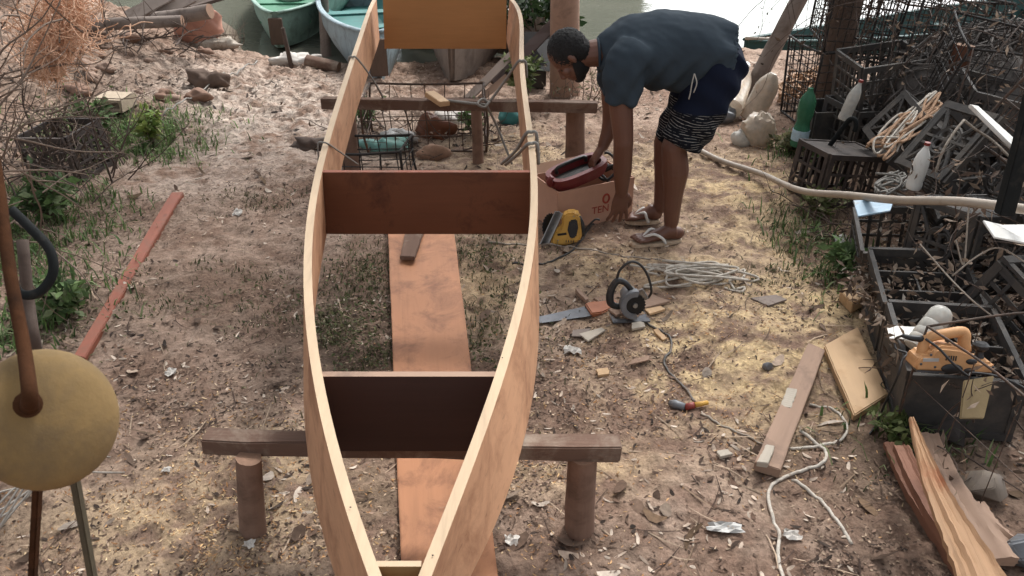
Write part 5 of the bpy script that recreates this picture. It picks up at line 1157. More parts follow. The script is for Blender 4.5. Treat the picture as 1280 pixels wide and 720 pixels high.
# lids, boards
def slab(name, label, cat, pts, th, mat, bevel=.003):
    P = [Vector(p) for p in pts]; nz = (P[1] - P[0]).cross(P[3] - P[0]).normalized(); b = MB(); n = len(P)
    b.add(P + [p - nz * th for p in P], [tuple(range(n)), tuple(range(2 * n - 1, n - 1, -1))] + [(i, n + i, n + (i + 1) % n, (i + 1) % n) for i in range(n)]); return prop(b.build(name, M[mat], bevel=bevel), label, cat)
slab('white_strip', 'long white plastic edge lying on the upper side of the flower lattice crate', 'lid', [at_y(1209, 133, 3.30), at_y(1218, 135, 3.42), at_y(1264, 176, 3.38), at_y(1262, 186, 3.26)], .015, 'whitep')
slab('white_strip', 'white curved strip lying on the dark crate at the picture edge', 'strip', [at_y(1228, 277, 2.62), at_y(1252, 283, 2.72), at_y(1300, 282, 2.72), at_y(1300, 309, 2.55), at_y(1242, 298, 2.55)], .006, 'whitep', .001)
slab('blue_board', 'pale blue plastic board lying on the far end of the crate row', 'board', [at_y(1066, 252, 3.42), at_y(1117, 251, 3.45), at_y(1112, 265, 3.33), at_y(1072, 272, 3.30)], .008, 'bluep', .001)
slab('white_sheet', 'torn white plastic sheet on the crate left of the large ribbed bottle', 'sheet', [at_h(1108, 408, .275), at_h(1150, 410, .28), at_h(1148, 425, .27), at_h(1112, 424, .27)], .004, 'whitep', 0)
slab('tan_board', 'yellowish board standing inside the bent wire cage', 'board', [at_y(1203, 476, 2.15), at_y(1241, 470, 2.2), at_y(1228, 524, 2.08), at_y(1198, 524, 2.05)], .008, 'tan_d')
slab('loose_sheet', 'dark grey sheet leaning behind the bent wire cage', 'sheet', [at_y(1150, 455, 2.5), at_y(1210, 480, 2.42), at_y(1205, 560, 2.2), at_y(1140, 530, 2.35)], .006, 'darkplastic')
prop(board('leaning_post', at_y(1256, 268, 2.4), at_y(1302, 80, 2.5), .048, .04, M['hose'], up=(0, 1, 0)), 'dark post leaning at the right picture edge before the flower lattice crate', 'post')
# stones
def stone(label, px0, py0, px1, py1, mat, seed, name='stone'):
    c0 = gnd((px0 + px1) / 2, py1 - 4); zc = (c0 - CAM).dot(ray(640, 360)); w = (px1 - px0) / FPX * zc / 2; h = (py1 - py0) / FPX * zc / 2.0
    b = MB(); rr = random.Random(seed); pts = []
    for i in range(26):
        v = Vector((rr.gauss(0, 1), rr.gauss(0, 1), rr.gauss(0, 1))).normalized(); pts.append(c0 + Vector((v.x * w, w * .8 + v.y * w * .8, h * .75 + v.z * h)))
    bm = bmesh.new()
    for p in pts: bm.verts.new(p)
    r_ = bmesh.ops.convex_hull(bm, input=bm.verts); bm.verts.ensure_lookup_table(); vv = [v for v in bm.verts if v.link_faces]
    ix = {v: i for i, v in enumerate(vv)}; b.add([v.co.copy() for v in vv], [tuple(ix[v] for v in f.verts) for f in bm.faces]); bm.free()
    o = b.build(name, M[mat], bevel=.006, seg=2, smooth='auto'); return prop(o, label, 'stone')
stone('angular brown and grey stone beside the split timber', 1200, 598, 1268, 645, 'stone', 5)
stone('grey stone at the corner beside the split timber ends', 1258, 672, 1320, 730, 'greym', 8)
stone('small dark stone on the sawdust left of the plank', 953, 457, 968, 469, 'greym', 9)
# split timber
def splinter(label, p0, p1, w0, w1, th, mat, seed, up=(0, 0, 1)):
    """rived piece: jagged, tapering to a point at p1"""
    rr = random.Random(seed); p0 = Vector(p0); p1 = Vector(p1); Mx_ = frame(p1 - p0, up, p0); L = (p1 - p0).length; n = 26; vs = []; fs = []; KT = 11; ridge = [rr.uniform(.002, .009) for _ in range(KT)]; ph_ = [rr.uniform(0, 6) for _ in range(KT)]
    for i in range(n + 1):
        t_ = i / n; w = w0 + (w1 - w0) * t_ ** .8; jag = rr.uniform(-.035, .035) * w; jb = rr.uniform(-.035, .035) * w; tt = th * (1 - .55 * t_)
        bow = .02 * math.sin(t_ * 3.1)
        row = []
        for q in range(KT):
            f = q / (KT - 1); row.append((t_ * L, (w / 2 + jag) * (1 - f) + (-w / 2 + jb) * f + bow, tt / 2 + ridge[q] * (1 - .5 * t_) * math.sin(2.5 * t_ + ph_[q]) + rr.uniform(-.0012, .0012)))
        vs += row + [(t_ * L, -w / 2 * .9 + jb + bow, -tt / 2), (t_ * L, w / 2 * .9 + jag + bow, -tt / 2)]
    NK = KT + 2
    for i in range(n):
        for k in range(NK): fs.append((i * NK + k, i * NK + (k + 1) % NK, i * NK + NK + (k + 1) % NK, i * NK + NK + k))
    fs += [tuple(range(NK))[::-1], tuple(n * NK + k for k in range(NK))]; b = MB(); b.add([Mx_ @ Vector(v) for v in vs], fs)
    return prop(b.build('split_timber', M[mat], None, M=Mx_, smooth='auto'), label, 'timber', 'split timber pieces in one heap')
splinter('reddish split piece lying lowest in the heap of split timber', drop(*gnd(1222, 740).xy, .03), drop(*gnd(1113, 570).xy, .05), .09, .07, .05, 'split_red', 1)
splinter('flat grey brown split board under the pale splinter', drop(*gnd(1232, 730).xy, .09), drop(*gnd(1150, 572).xy, .10), .12, .07, .03, 'wash_wood', 2)
splinter('middle split piece with a torn edge between the reddish piece and the pale splinter', at_h(1235, 740, .14), at_h(1126, 560, .14), .05, .05, .05, 'split_red', 6)
splinter('long pale pointed splinter on top of the split timber', at_h(1232, 735, .20), at_h(1139, 523, .30), .13, .012, .03, 'split', 3)
splinter('short split board lying right of the pale splinter', drop(*gnd(1275, 715).xy, .05), drop(*gnd(1212, 645).xy, .05), .10, .07, .025, 'wash_wood', 4)
trap('rusty sagging wire trap lying over the flower lattice crate by the leaning post', .5, .5, .34, Mt((2.32, 3.45, .42), 10, 24, 14), 'wire', 8, 5, 12, .004)
trap('flattened dark wire trap leaning on the open crates behind the planer', .55, .5, .10, Mt((1.98, 2.72, .16), 8, -38, 6), 'wire_d', 9, 3, 13, .004)
trap('dark wire trap half hidden under the grey net heap', .6, .5, .42, Mt((2.75, 4.9, .30), 8, 10, -12), 'wire_d', 9, 6, 14, .0045)
# ------------------------------------------------------------------ moored boats
def canoe(label, bow, ang, L, Wd, H, mo, mi_, bowpost=None, seats=(), flare=.15, pitch=0, roll=0, strake=None, ends=.25):
    """open plank boat: bow at the given point, length running away along ang (degrees from +Y towards +X)"""
    Mx = Matrix.Translation(Vector(bow)) @ Euler((R(pitch), R(roll), -R(ang))).to_matrix().to_4x4(); t = thing('moored_boat', label, 'boat', M=Mx, group='boats moored along the bank')
    n = 28; m = 7; vs = []; fs = []; th = .025
    def half(u): return Wd / 2 * min(1, math.sin(min(1, u / .55) * math.pi / 2) ** .8) * (1 - .25 * max(0, u - .7) / .3) + .03
    def sec(u, off):
        w = half(u) - off; sheer = H + .10 * (1 - min(1, u * 2.2)) ** 2; bot = off + .10 * (1 - min(1, u * 4)) ** 2; out = []
        for j in range(2 * m + 1):
            s = j / m - 1; a = abs(s); 
            x = w * (min(1, a * 1.55) * (1 - flare) + flare * a) ; z = bot + (sheer - bot) * max(0, (a - .45) / .55) ** .85
            out.append(Vector((math.copysign(x, s), u * L, z)))
        return out
    for off in (0, th):
        for i in range(n + 1): vs += sec(i / n, off)
    K = 2 * m + 1; B = (n + 1) * K; mt = []
    for i in range(n):
        for j in range(2 * m):
            a = i * K + j; fs.append((a, a + 1, a + K + 1, a + K)); mt.append(0); a += B; fs.append((a + K, a + K + 1, a + 1, a)); mt.append(1)
        for j in (0, 2 * m): a = i * K + j; fs.append((a, a + K, a + K + B, a + B)); mt.append(2)
    for i in (0, n):
        for j in range(2 * m): a = i * K + j; fs.append((a, a + 1, a + 1 + B, a + B)); mt.append(0)
        fs.append(tuple(i * K + j for j in range(K)) if i == 0 else tuple(i * K + j for j in range(K))[::-1]); mt.append(0)
    b = MB(); b.v = [Mx @ v for v in vs]; b.f = fs; b.m = mt; b.build('hull', [M[mo], M[mi_], M[strake or mo]], t, smooth='auto')
    for u in seats:
        w = half(u) - .03; b = MB(); b.box((0, u * L, H * .62), (2 * w * .96, .22, .025), M=Mx); b.build('thwart', M[mi_], t, bevel=.004)
    if bowpost:
        b = MB(); b.box((0, -.02, H * .72), (.15, .05, H * .72), M=Mx); b.build('stem_post', M[bowpost], t, bevel=.006)
    for s in (-1, 1):
        b = MB(); P = [Mx @ (sec(i / n, -.012)[0 if s < 0 else -1] - Vector((0, 0, .012))) for i in range(n + 1)]; b.tube(P, .016, 6); b.build('gunwale_rail', M[strake or mo], t, smooth=True)
    return t
gb = at_h(352, 64, -.60); canoe('green wooden boat with bright green inside moored bow to the bank', (gb.x - .02, gb.y, -.66), -3, 4.5, 1.3, .40, 'green_o', 'green', 'bark_d', (.14, .33, .55), pitch=2)
b2 = at_h(478, 76, -.05); canoe('blue grey boat with teal inside moored behind the left boat plank', (b2.x - .02, b2.y - .1, -.30), -12, 4.6, .85, .42, 'bluegrey', 'tealin', 'bark_d', (.15, .36, .56), pitch=-3)
canoe('bare grey plank boat drawn up behind the farther trestle', (-.50, 7.05, -.27), 3, 4.2, .9, .42, 'greyboat', 'greyboat', None, (.3, .6), pitch=-2)
canoe('pale grey hull lying across the bank behind the wide end of the boat', (.35, 7.9, -.30), -24, 3.6, .85, .40, 'paleboat', 'paleboat', None, (.3, .6), pitch=1, roll=-12)
canoe('dark teal boat lying along the water behind the wire traps', (2.45, 9.0, -.86), 66, 6.4, .95, .46, 'teal', 'teal', None, (.25, .5, .75), pitch=1, strake='teal')
b = MB(); b.tube([(2.42, 8.95, -.28), (3.0, 9.12, -.34)], .018, 8); prop(b.build('pale_pole', M['pvc'], smooth=True), 'thin pale pole lying on the bow of the dark teal boat', 'pole')
t = thing('plastic_basin', 'cream plastic basin in the green boat', 'basin', (gb.x - .2, gb.y + 1.6, -.40)); mk = WM[t.name]
b = MB(); b.lathe([(.0, 0), (.13, 0), (.18, .09), (.195, .10), (.19, .105), (.17, .09), (.125, .012), (0, .012)], mk, 24); b.build('basin_shell', M['whitep'], t, smooth='auto')
# piles, boards and logs at the water's edge
def lg(label, p0, p1, r0, r1, seed, name='log', mat='grey_wood', cat='log', end='post_end'): return prop(log(name, p0, p1, r0, r1, M[mat], M[end], seed=seed), label, cat)
pb = at_h(404, 58, -.5); lg('grey mooring post standing between the green boat and the blue grey boat', (pb.x, pb.y, -1.0), (pb.x + .03, pb.y + .25, .35), .06, .05, 3, 'mooring_post', 'grey_wood', 'post')
ps = gnd(366, 84); lg('thin dark stake in the mud at the bow of the green boat', (ps.x, ps.y, ps.z - .1), (ps.x - .06, ps.y + .05, ps.z + .34), .022, .018, 4, 'stake', 'twig_d', 'stake', 'twig_d')
lg('grey driftwood log lying at the water edge behind the left boat plank', drop(*gnd(378, 76).xy, .06), drop(*gnd(425, 68).xy, .08), .10, .09, 5)
lg('smaller dark log in front of the grey driftwood log', drop(*gnd(384, 82).xy, .04), drop(*gnd(424, 90).xy, .04), .06, .05, 6, mat='beam')
lg('long grey log lying on top of the left bank', at_y(60, 34, 7.3), at_y(228, 26, 7.3), .055, .045, 7, mat='grey_wood')
lg('thicker brown log end behind the long grey log', at_y(195, 24, 7.6), at_y(263, 14, 7.5), .065, .06, 8, mat='grey_wood')
for i, (x0, y0, x1, y1, w) in enumerate(((160, 22, 215, -8, .12), (180, 24, 240, -6, .14), (205, 22, 262, 2, .10))):
    prop(board('old_board', at_y(x0, y0, 7.7 + .08 * i), at_y(x1, y1, 7.95 + .08 * i), w, .025, M['grey_wood'], up=(0, -1, .6), bevel=.003, seed=i), ['lowest', 'widest middle', 'topmost narrow'][i] + ' grey board of the three leaning above the logs on the left bank', 'board', 'boards on the left bank')
prop(board('pole', at_y(238, 10, 7.6), at_y(290, -6, 7.9), .05, .03, M['twig_d'], bevel=.003), 'dark pole sticking out over the water above the brown log end', 'pole')
prop(board('old_board', at_y(618, 106, 6.5), at_y(700, 22, 7.0), .09, .03, M['bulk_dark'], up=(0, -1, .5), bevel=.003), 'dark brown board leaning against the tree trunk', 'board')
prop(board('old_board', at_y(580, 128, 6.2), at_y(640, 68, 6.6), .06, .03, M['grey_wood'], up=(0, -1, .5), bevel=.003), 'narrow grey board leaning behind the knot on the farther beam', 'board')
prop(board('old_board', at_y(600, 124, 6.3), at_y(634, 96, 6.5), .05, .025, M['wash_wood'], up=(0, -1, .5), bevel=.003), 'short pale brown board leaning beside the narrow grey board', 'board')
slab('dark_sheet', 'black plastic sheet hanging between the leaning boards and the tree trunk', 'sheet', [at_y(655, 40, 7.1), at_y(700, 40, 7.2), at_y(690, 90, 6.9), at_y(655, 88, 6.9)], .01, 'black')
b = MB(); b.box((.2, 7.0, g0(.2, 7.0) + .09), (.16, .16, .18)); prop(b.build('bucket', M['darkplastic'], bevel=.02), 'dark square bucket standing on the bank left of the man’s head'.replace('’', "'"), 'bucket')
# ------------------------------------------------------------------ trees and shrubs
def crown(name, centres, n, size, cols, parent, seed):
    rng = np.random.default_rng(seed); P = []
    for c, r, k in centres:
        m = int(n * k); d = rng.normal(size=(m, 3)); d /= np.linalg.norm(d, axis=1)[:, None]; q = rng.uniform(.25, 1, m) ** .45
        p = np.array(tuple(c)) + d * np.array([r, r, r * .75]) * q[:, None]; kk = fbm(p[:, 0] * 1.3 + p[:, 2], p[:, 1] + p[:, 2] * .7, 2.3 / max(r, .3), 3) > .44; P.append(p[kk])
    V_, F_, C_ = leaf_cloud(np.concatenate(P), size, cols, .45, .45, rng)
    I = np.array(WM[parent.name].inverted()) if parent else np.eye(4); V_ = V_ @ I[:3, :3].T + I[:3, 3]
    return raw_mesh(name, V_, F_, M['leaf'], C_, None, parent)
tb = gnd(706, 118); t = thing('tree', 'tree with a smooth pinkish trunk on the bank behind the man, crown widened for shade', 'tree', tuple(tb)); b = MB()
top = tb + Vector((.05, .15, 2.6)); b.tube(spline([tb - Vector((0, 0, .2)), tb + Vector((0, 0, .05)), tb + Vector((-.02, .03, .9)), tb + Vector((.03, .1, 1.8)), top], 6), [.16, .125, .11, .105, .09], 16); b.build('trunk', M['bark'], t, smooth=True)
b = MB(); cs = []
for a, l, z in ((20, 1.5, 1.3), (95, 1.3, 1.7), (165, 1.6, 1.2), (240, 1.2, 1.5), (310, 1.5, 1.6)):
    e = top + Vector((math.cos(R(a)) * l, math.sin(R(a)) * l, z)); b.tube(spline([top - Vector((0, 0, .1)), top.lerp(e, .5) + Vector((0, 0, .2)), e], 5), [.07, .045, .02], 8); cs.append((e, .95, .2))
for ex, ey, ez, r_ in ((-1.6, 4.6, 4.3, 1.05), (-.4, 4.2, 4.6, 1.1), (-2.4, 3.6, 4.4, 1.0), (-1.1, 3.3, 4.8, 1.1), (.3, 3.2, 5.0, 1.0), (2.9, 4.4, 4.5, .95), (3.5, 6.2, 4.3, 1.0), (3.7, 7.3, 4.4, 1.0)):  # unseen boughs and leaf clumps added overhead to shade foreground and crate pile
    e = Vector((ex, ey, ez)); b.tube(spline([top - Vector((0, 0, .1)), top.lerp(e, .4) + Vector((0, 0, .35)), e], 6), [.075, .05, .02], 8); cs.append((e, r_, .2))
b.build('limbs_and_shade_boughs', M['bark'], t, smooth=True); crown('crown', cs, 3600, .17, GREENS, t, 4)
c = at_y(672, 22, 7.9); t = thing('shrub', 'dark green leafy shrub over the water between the boat and the tree trunk', 'shrub', (c.x, c.y, g0(c.x, c.y)))
b = MB()
for k in range(7): b.tube(spline([WM[t.name].translation, c + Vector((random.uniform(-.2, .2), random.uniform(-.2, .2), -.35)), c + Vector((random.uniform(-.5, .4), random.uniform(-.3, .3), random.uniform(-.1, .5)))], 4), [.014, .009, .004], 5)
b.build('stems', M['twig_d'], t); crown('foliage', [(c + Vector((-.1, 0, .25)), .42, .6), (c + Vector((.1, .1, -.05)), .3, .25)], 1500, .10, [(44, 62, 36), (54, 74, 40), (34, 50, 30)], t, 6)
def weed(label, px, py, h, n, leafl, cols, seed, spread=.6, name='weed_plant', group=None, Y=None, lean=0):
    rng = np.random.default_rng(seed); c = gnd(px, py) if Y is None else drop(at_y(px, py, Y).x, Y); t = thing(name, label, 'plant', tuple(c), group=group); b = MB(); P = []
    for k in range(n):
        a = rng.uniform(0, 2 * math.pi); q = rng.uniform(.2, 1) * spread * h; e = c + Vector((math.cos(a) * q + lean, math.sin(a) * q, h * rng.uniform(.6, 1.1))); pts = spline([c + Vector((math.cos(a) * q * .15, math.sin(a) * q * .15, -.01)), c.lerp(e, .5) + Vector((0, 0, h * .12)), e], 6)
        b.tube(pts, [.004, .003, .0015], 4); P += [tuple(p + Vector(rng.normal(0, .012, 3))) for p in pts[4:] for _ in range(2)]
    b.build('stems', M['twig'], t); V_, F_, C_ = leaf_cloud(np.array(P), leafl, cols, -.1, .5, rng); V_ = V_ - np.array(tuple(c)); raw_mesh('leaves', V_, F_, M['leaf'], C_, None, t); return t
LG_ = [(82, 104, 62), (98, 118, 74), (70, 90, 56), (120, 132, 98)]
weed('bright green weed growing below the concrete block on the left bank', 125, 172, .26, 12, .07, LG_, 1)
weed('yellowish green weed beside the end of the thin line on the left bank', 190, 182, .22, 12, .06, [(120, 136, 66), (98, 120, 60), (140, 150, 90)], 2)
weed('bushy green weed left of the batten at the yard edge', 62, 275, .22, 18, .07, LG_, 3, .9)
weed('green weed on the ground just above the round mustard float', 75, 400, .18, 14, .06, LG_, 4, .9)
weed('small green weed beside the silver wrapper and the black crate', 1052, 345, .13, 10, .06, [(88, 110, 70), (104, 126, 84)], 5, .8)
weed('low green weed between the pale tan board and the split timber', 1118, 548, .10, 9, .04, [(84, 96, 54), (104, 112, 70)], 6, 1.0)
weed('pale green shrubby plant by the rusty cage behind the farther beam', 655, 122, .34, 14, .07, [(110, 124, 80), (92, 110, 66), (128, 136, 96)], 7, .6)
weed('tiny green plant seen under the farther beam inside the boat', 460, 160, .2, 9, .06, LG_, 8, .8)
weed('small weed under the farther beam near the middle of the boat', 590, 168, .18, 9, .05, LG_, 9, .8)
weed('pale dusty weed at the foot of the green bottle', 985, 192, .12, 12, .05, [(120, 118, 88), (98, 100, 70)], 10, 1.1)
weed('dusty green weed under the pale pipe near the crates', 1022, 268, .12, 12, .05, [(96, 104, 66), (112, 114, 80)], 12, 1.0)
# ------------------------------------------------------------------ left side: net, vines, crate, float
def twigs(name, label, cat, c, n, L, mat, seed, r=.006, up=.6, sp=1.0, parts=3, box_=(.3, .3, .3), group=None, leaves=0, lcols=None, droop=0, wig=.12):
    rr = random.Random(seed); c = Vector(c); t = thing(name, label, cat, tuple(c), group=group); b = MB(); tips = []
    for k in range(n):
        p = c + Vector((rr.uniform(-1, 1) * box_[0], rr.uniform(-1, 1) * box_[1], rr.uniform(0, 1) * box_[2])); d = Vector((rr.gauss(0, sp), rr.gauss(0, sp), rr.gauss(up, .4))).normalized(); pts = [p]
        for j in range(5):
            d = (d + Vector((rr.gauss(0, wig * 2), rr.gauss(0, wig * 2), rr.gauss(-droop, wig * 2)))).normalized(); pts.append(pts[-1] + d * L * rr.uniform(.12, .26))
        rad = r * rr.uniform(.4, 1.2); b.tube(pts, [rad, rad * .3], 5, 3); tips += pts[2:]
        if rr.random() < .6: q = pts[2]; e = q + (d + Vector((rr.gauss(0, .7), rr.gauss(0, .7), rr.gauss(0, .5)))).normalized() * L * .35; b.tube([q, q.lerp(e, .5) + Vector((0, 0, .02)), e], [rad * .6, rad * .2], 4, 2)
    b.build('stems', M[mat], t)
    if leaves:
        rng = np.random.default_rng(seed); P = np.array([tuple(p) for p in tips]); P = P[rng.integers(0, len(P), leaves)] + rng.normal(0, .03, (leaves, 3))
        V_, F_, C_ = leaf_cloud(P, .05, lcols, .7, .30, rng); raw_mesh('leaves', V_ - np.array(tuple(c)), F_, M['leaf'], C_, None, t)
    return t
def netpile(name, label, c, rx, ry, rz, n, mat, seed, r=.004, lump='darkplastic'):
    rr = random.Random(seed); c = Vector(c); t = thing(name, label, 'net', tuple(c)); b = MB()
    def S(a, e, q=1): return c + Vector((rx * math.cos(a) * math.cos(e) * q, ry * math.sin(a) * math.cos(e) * q, rz * math.sin(e) * q))
    for k in range(n):
        a, e = rr.uniform(0, 6.28), rr.uniform(-.2, 1.5); pts = []
        for j in range(6): a += rr.uniform(-.45, .45); e = max(-.25, min(1.55, e + rr.uniform(-.35, .35))); pts.append(S(a, e, rr.uniform(.9, 1.12)))
        b.tube(pts, r * rr.uniform(.5, 1.3), 4, 4)
    b.build('mesh_strands', M[mat], t)
    b = MB(); b.ell(c, (rx * .93, 0, 0), (0, ry * .93, 0), (0, 0, rz * .93), 24, 14); rrp = np.array([tuple(v) for v in b.v]); k = 1 + .3 * (fbm(rrp[:, 0] * 1.2 + rrp[:, 2] + seed, rrp[:, 1] * 1.2 + rrp[:, 2], 5, 3) - .5) * 2; q = np.array(tuple(c)) + (rrp - np.array(tuple(c))) * k[:, None]; b.v = [Vector(v) for v in q]
    b.build('bundle', M[lump], t, smooth=True); return t
t = thing('fishing_net', 'bundle of pale orange fishing net hanging among dry twigs on the left', 'net', at_y(60, 60, 4.6)); rr = random.Random(3); b = MB()
for k in range(620):
    u = rr.random(); py0 = 100 - 110 * u; half_ = 16 + 34 * math.sin(math.pi * min(1, u * 1.1)) ; px0 = 58 + 22 * u + rr.gauss(0, .55) * half_; p = at_y(px0, py0, 4.6 + rr.gauss(0, .10)); pts = [p]; d = Vector((rr.gauss(.25, .5), rr.gauss(0, .4), rr.gauss(.5, .7))).normalized()
    for j in range(4): d = (d + Vector((rr.gauss(0, .5), rr.gauss(0, .5), rr.gauss(0, .5)))).normalized(); pts.append(pts[-1] + d * rr.uniform(.02, .07))
    b.tube(pts, .0024 * rr.uniform(.6, 1.5), 4, 3)
b.build('mesh_strands', M['net_o'], t); b = MB()
for px_, py_, r_ in ((62, 78, .085), (78, 48, .095), (92, 16, .085), (48, 86, .06)): b.ell(at_y(px_, py_, 4.66), (r_, 0, 0), (0, r_ * .7, 0), (0, 0, r_ * 1.15), 18, 12)
q = np.array([tuple(v) for v in b.v]); q[:, 0] += .12 * (fbm(q[:, 2] + 3, q[:, 1], 11, 3) - .5); q[:, 2] += .14 * (fbm(q[:, 0], q[:, 1] + q[:, 2], 12, 3) - .5); b.v = [Vector(v) for v in q]; b.build('bundle', M['net_o'], t, smooth=True)
c = at_y(20, 70, 4.2); twigs('dry_bush', 'grey dry twiggy bush at the left edge around the orange net', 'dry bush', c - Vector((.1, -.1, .5)), 62, .8, 'twig', 4, .005, .5, 1.0, box_=(.35, .35, .9))
c = at_y(10, 250, 2.9); twigs('dry_vines', 'tangle of dry grey vines hanging at the left edge above the round float', 'vines', c - Vector((.05, 0, .25)), 44, .6, 'twig', 6, .0045, .1, .7, box_=(.12, .25, .7))
c = at_y(45, 130, 4.4); twigs('dry_bush', 'low dry twigs over the dark crate on the left', 'dry bush', drop(c.x, c.y, .1), 50, .6, 'twig_d', 7, .006, .6, 1.0, box_=(.4, .3, .2))
c = gnd(82, 222); crate('plastic_crate', 'dark brown crate half buried in weeds on the left', .36, .32, .30, Mt((c.x, c.y + .12, c.z - .02), 3, -5, -16), 'crate3', 'slat', 0)
twigs('dry_brush', 'dead stems and leaves spilling out of the half buried crate', 'dry brush', gnd(80, 205), 60, .35, 'twig_d', 41, .005, .5, .9, box_=(.2, .2, .22), leaves=220, lcols=[(96, 80, 66), (84, 96, 60), (70, 58, 48)])
c = gnd(146, 138); Mb = Mt((c.x, c.y, c.z + .02), 0, 0, -8); t = thing('concrete_block', 'pale hollow concrete block lying on the left bank above the weeds', 'block', M=Mb); b = MB()
W_, D_, H_ = .22, .20, .09
b.box((0, 0, .01), (W_, D_, .02), M=Mb); b.box((0, 0, H_ - .01), (W_, D_, .02), M=Mb)
for x in (-W_ / 2 + .01, 0, W_ / 2 - .01): b.box((x, 0, H_ / 2), (.02, D_ - .004, H_ - .04), M=Mb)
b.build('block_shell', M['brick'], t)
# round float on its rod, close to the camera
FZ = 1.18; fc = at_z(57, 524, FZ); t = thing('mooring_float', 'round mustard float on a rusty rod close to the camera at the left edge', 'float', tuple(fc)); Rr = .093
vd = (CAM - fc).normalized(); sx_ = vd.cross(Vector((0, 0, 1))).normalized(); su = sx_.cross(vd)
b = MB(); b.ell(fc, sx_ * Rr, su * Rr * 1.05, vd * Rr * .42, 40, 24); b.build('float_body', M['ball'], t, smooth=True)
hub = fc + at_z(38, 508, FZ) - at_z(57, 524, FZ) + vd * Rr * .40
b = MB(); b.tube([hub - vd * .02, hub + vd * .004, hub + vd * .010], [.024, .022, .014], 16); b.build('hub', M['rust'], t, smooth='auto')
b = MB(); b.tube([hub + vd * .012, at_z(37, 490, FZ - .07), at_z(29, 430, FZ - .03), at_z(14, 350, FZ), at_z(4, 280, FZ + .03), at_z(-6, 210, FZ + .06), at_z(-40, 40, FZ + .1), at_z(-60, -90, FZ + .15)], [.012, .010, .009, .009, .009, .0095, .0095], 12, 6); b.build('rod', M['rust'], t, smooth=True)
for px0, px1, m in ((48, 38, 'rust'), (92, 118, 'olive')):
    p = at_z(px0, 590, FZ + .05); d = at_z(px1, 740, FZ + .18) - p; e = p + d * ((p.z - g0(p.x, p.y)) / -d.z) * .995
    e = Vector((e.x, e.y, g0(e.x, e.y) - .05)); b = MB(); b.bar(p, e, .016, .010); b.build('leg', M[m], t, bevel=.002)
b = MB(); b.tube(spline([at_z(14, 262, 2.2), at_z(38, 285, 2.2), at_z(62, 312, 2.2), at_z(66, 342, 2.2), at_z(48, 366, 2.2), at_z(24, 366, 2.2), at_z(14, 340, 2.2), at_z(10, 300, 2.2)], 6), .0125, 12); prop(b.build('rubber_hose', M['hose'], smooth=True), 'thick black rubber hose looped at the left edge behind the rod', 'hose')
b = MB(); p = at_z(28, 300, 2.3); b.tube([p, at_z(36, 380, 2.3), at_z(46, 440, 2.35), drop(*gnd(52, 455).xy, -.02)], .016, 8, 4); prop(b.build('dark_stick', M['twig_d'], smooth=True), 'dark stick standing behind the black rubber hose', 'stick')
b = MB(); rr = random.Random(5); c0 = gnd(6, 668)
for k in range(16):
    for j in range(2):
        x = c0.x - .34 + .030 * k; pts = [drop(x - .08 + (i * .05 if j else -i * .05) + (-.12 if j else .12), c0.y - .28 + i * .075, .02 + .16 * math.sin(i * .45 + k * .4) ** 2 + rr.uniform(0, .03)) for i in range(8)]; b.tube(pts, .0034, 5, 2)
prop(b.build('wire_netting', M['wire_g'], smooth=True), 'heap of pale wire netting at the bottom left corner behind the float legs', 'netting')
# debris on the left bank
def lump(name, label, cat, px, py, s, mat, seed, lift=.3, rough=.4):
    c = gnd(px, py); b = MB(); b.ell(c + Vector((0, 0, s[2] * lift)), (s[0], 0, 0), (0, s[1], 0), (0, 0, s[2]), 26, 14); q = np.array([tuple(v) for v in b.v]); cc = np.array(tuple(c))
    k = 1 + rough * (fbm(q[:, 0] * 1.7 + q[:, 2] + seed, q[:, 1] * 1.7 + q[:, 2] * 1.3, 8, 4) - .5) * 2; b.v = [Vector(v) for v in cc + (q - cc) * k[:, None]]; return prop(b.build(name, M[mat], smooth=True), label, cat)
lump('plastic_sheet', 'crumpled orange plastic sheet under the brown log end on the left bank', 'sheet', 250, 50, (.20, .12, .17), 'cloth_o', 2, .5, .5)
lump('palm_stump', 'fibrous brown palm stump piece lying on the left bank', 'stump', 262, 104, (.17, .08, .09), 'bark_d', 5, .3, .6)
lump('palm_stump', 'pale fibrous root heap below the orange plastic sheet', 'stump', 268, 58, (.22, .08, .06), 'rope_d', 8, .3, .6)
rr = random.Random(77)
for k in range(26):
    px, py = rr.uniform(90, 260), rr.uniform(42, 130); s = rr.uniform(.02, .06)
    o = lump('clod', 'clod of dry earth on the left bank', 'clod', px, py, (s * 1.4, s, s * .8), rr.choice(['clod', 'clod', 'post']), k, .1, 1.5); o['group'] = 'earth clods on the left bank'
twigs('dry_brush', 'dead brush and roots heaped under the long grey log on the left bank', 'dry brush', gnd(140, 60), 60, .5, 'twig_d', 12, .007, .3, 1.0, box_=(.9, .25, .1))
twigs('dry_brush', 'small tuft of bare stems at the water edge left of the green boat', 'dry brush', gnd(293, 58), 16, .35, 'twig', 13, .005, .9, .5, box_=(.1, .1, .02))
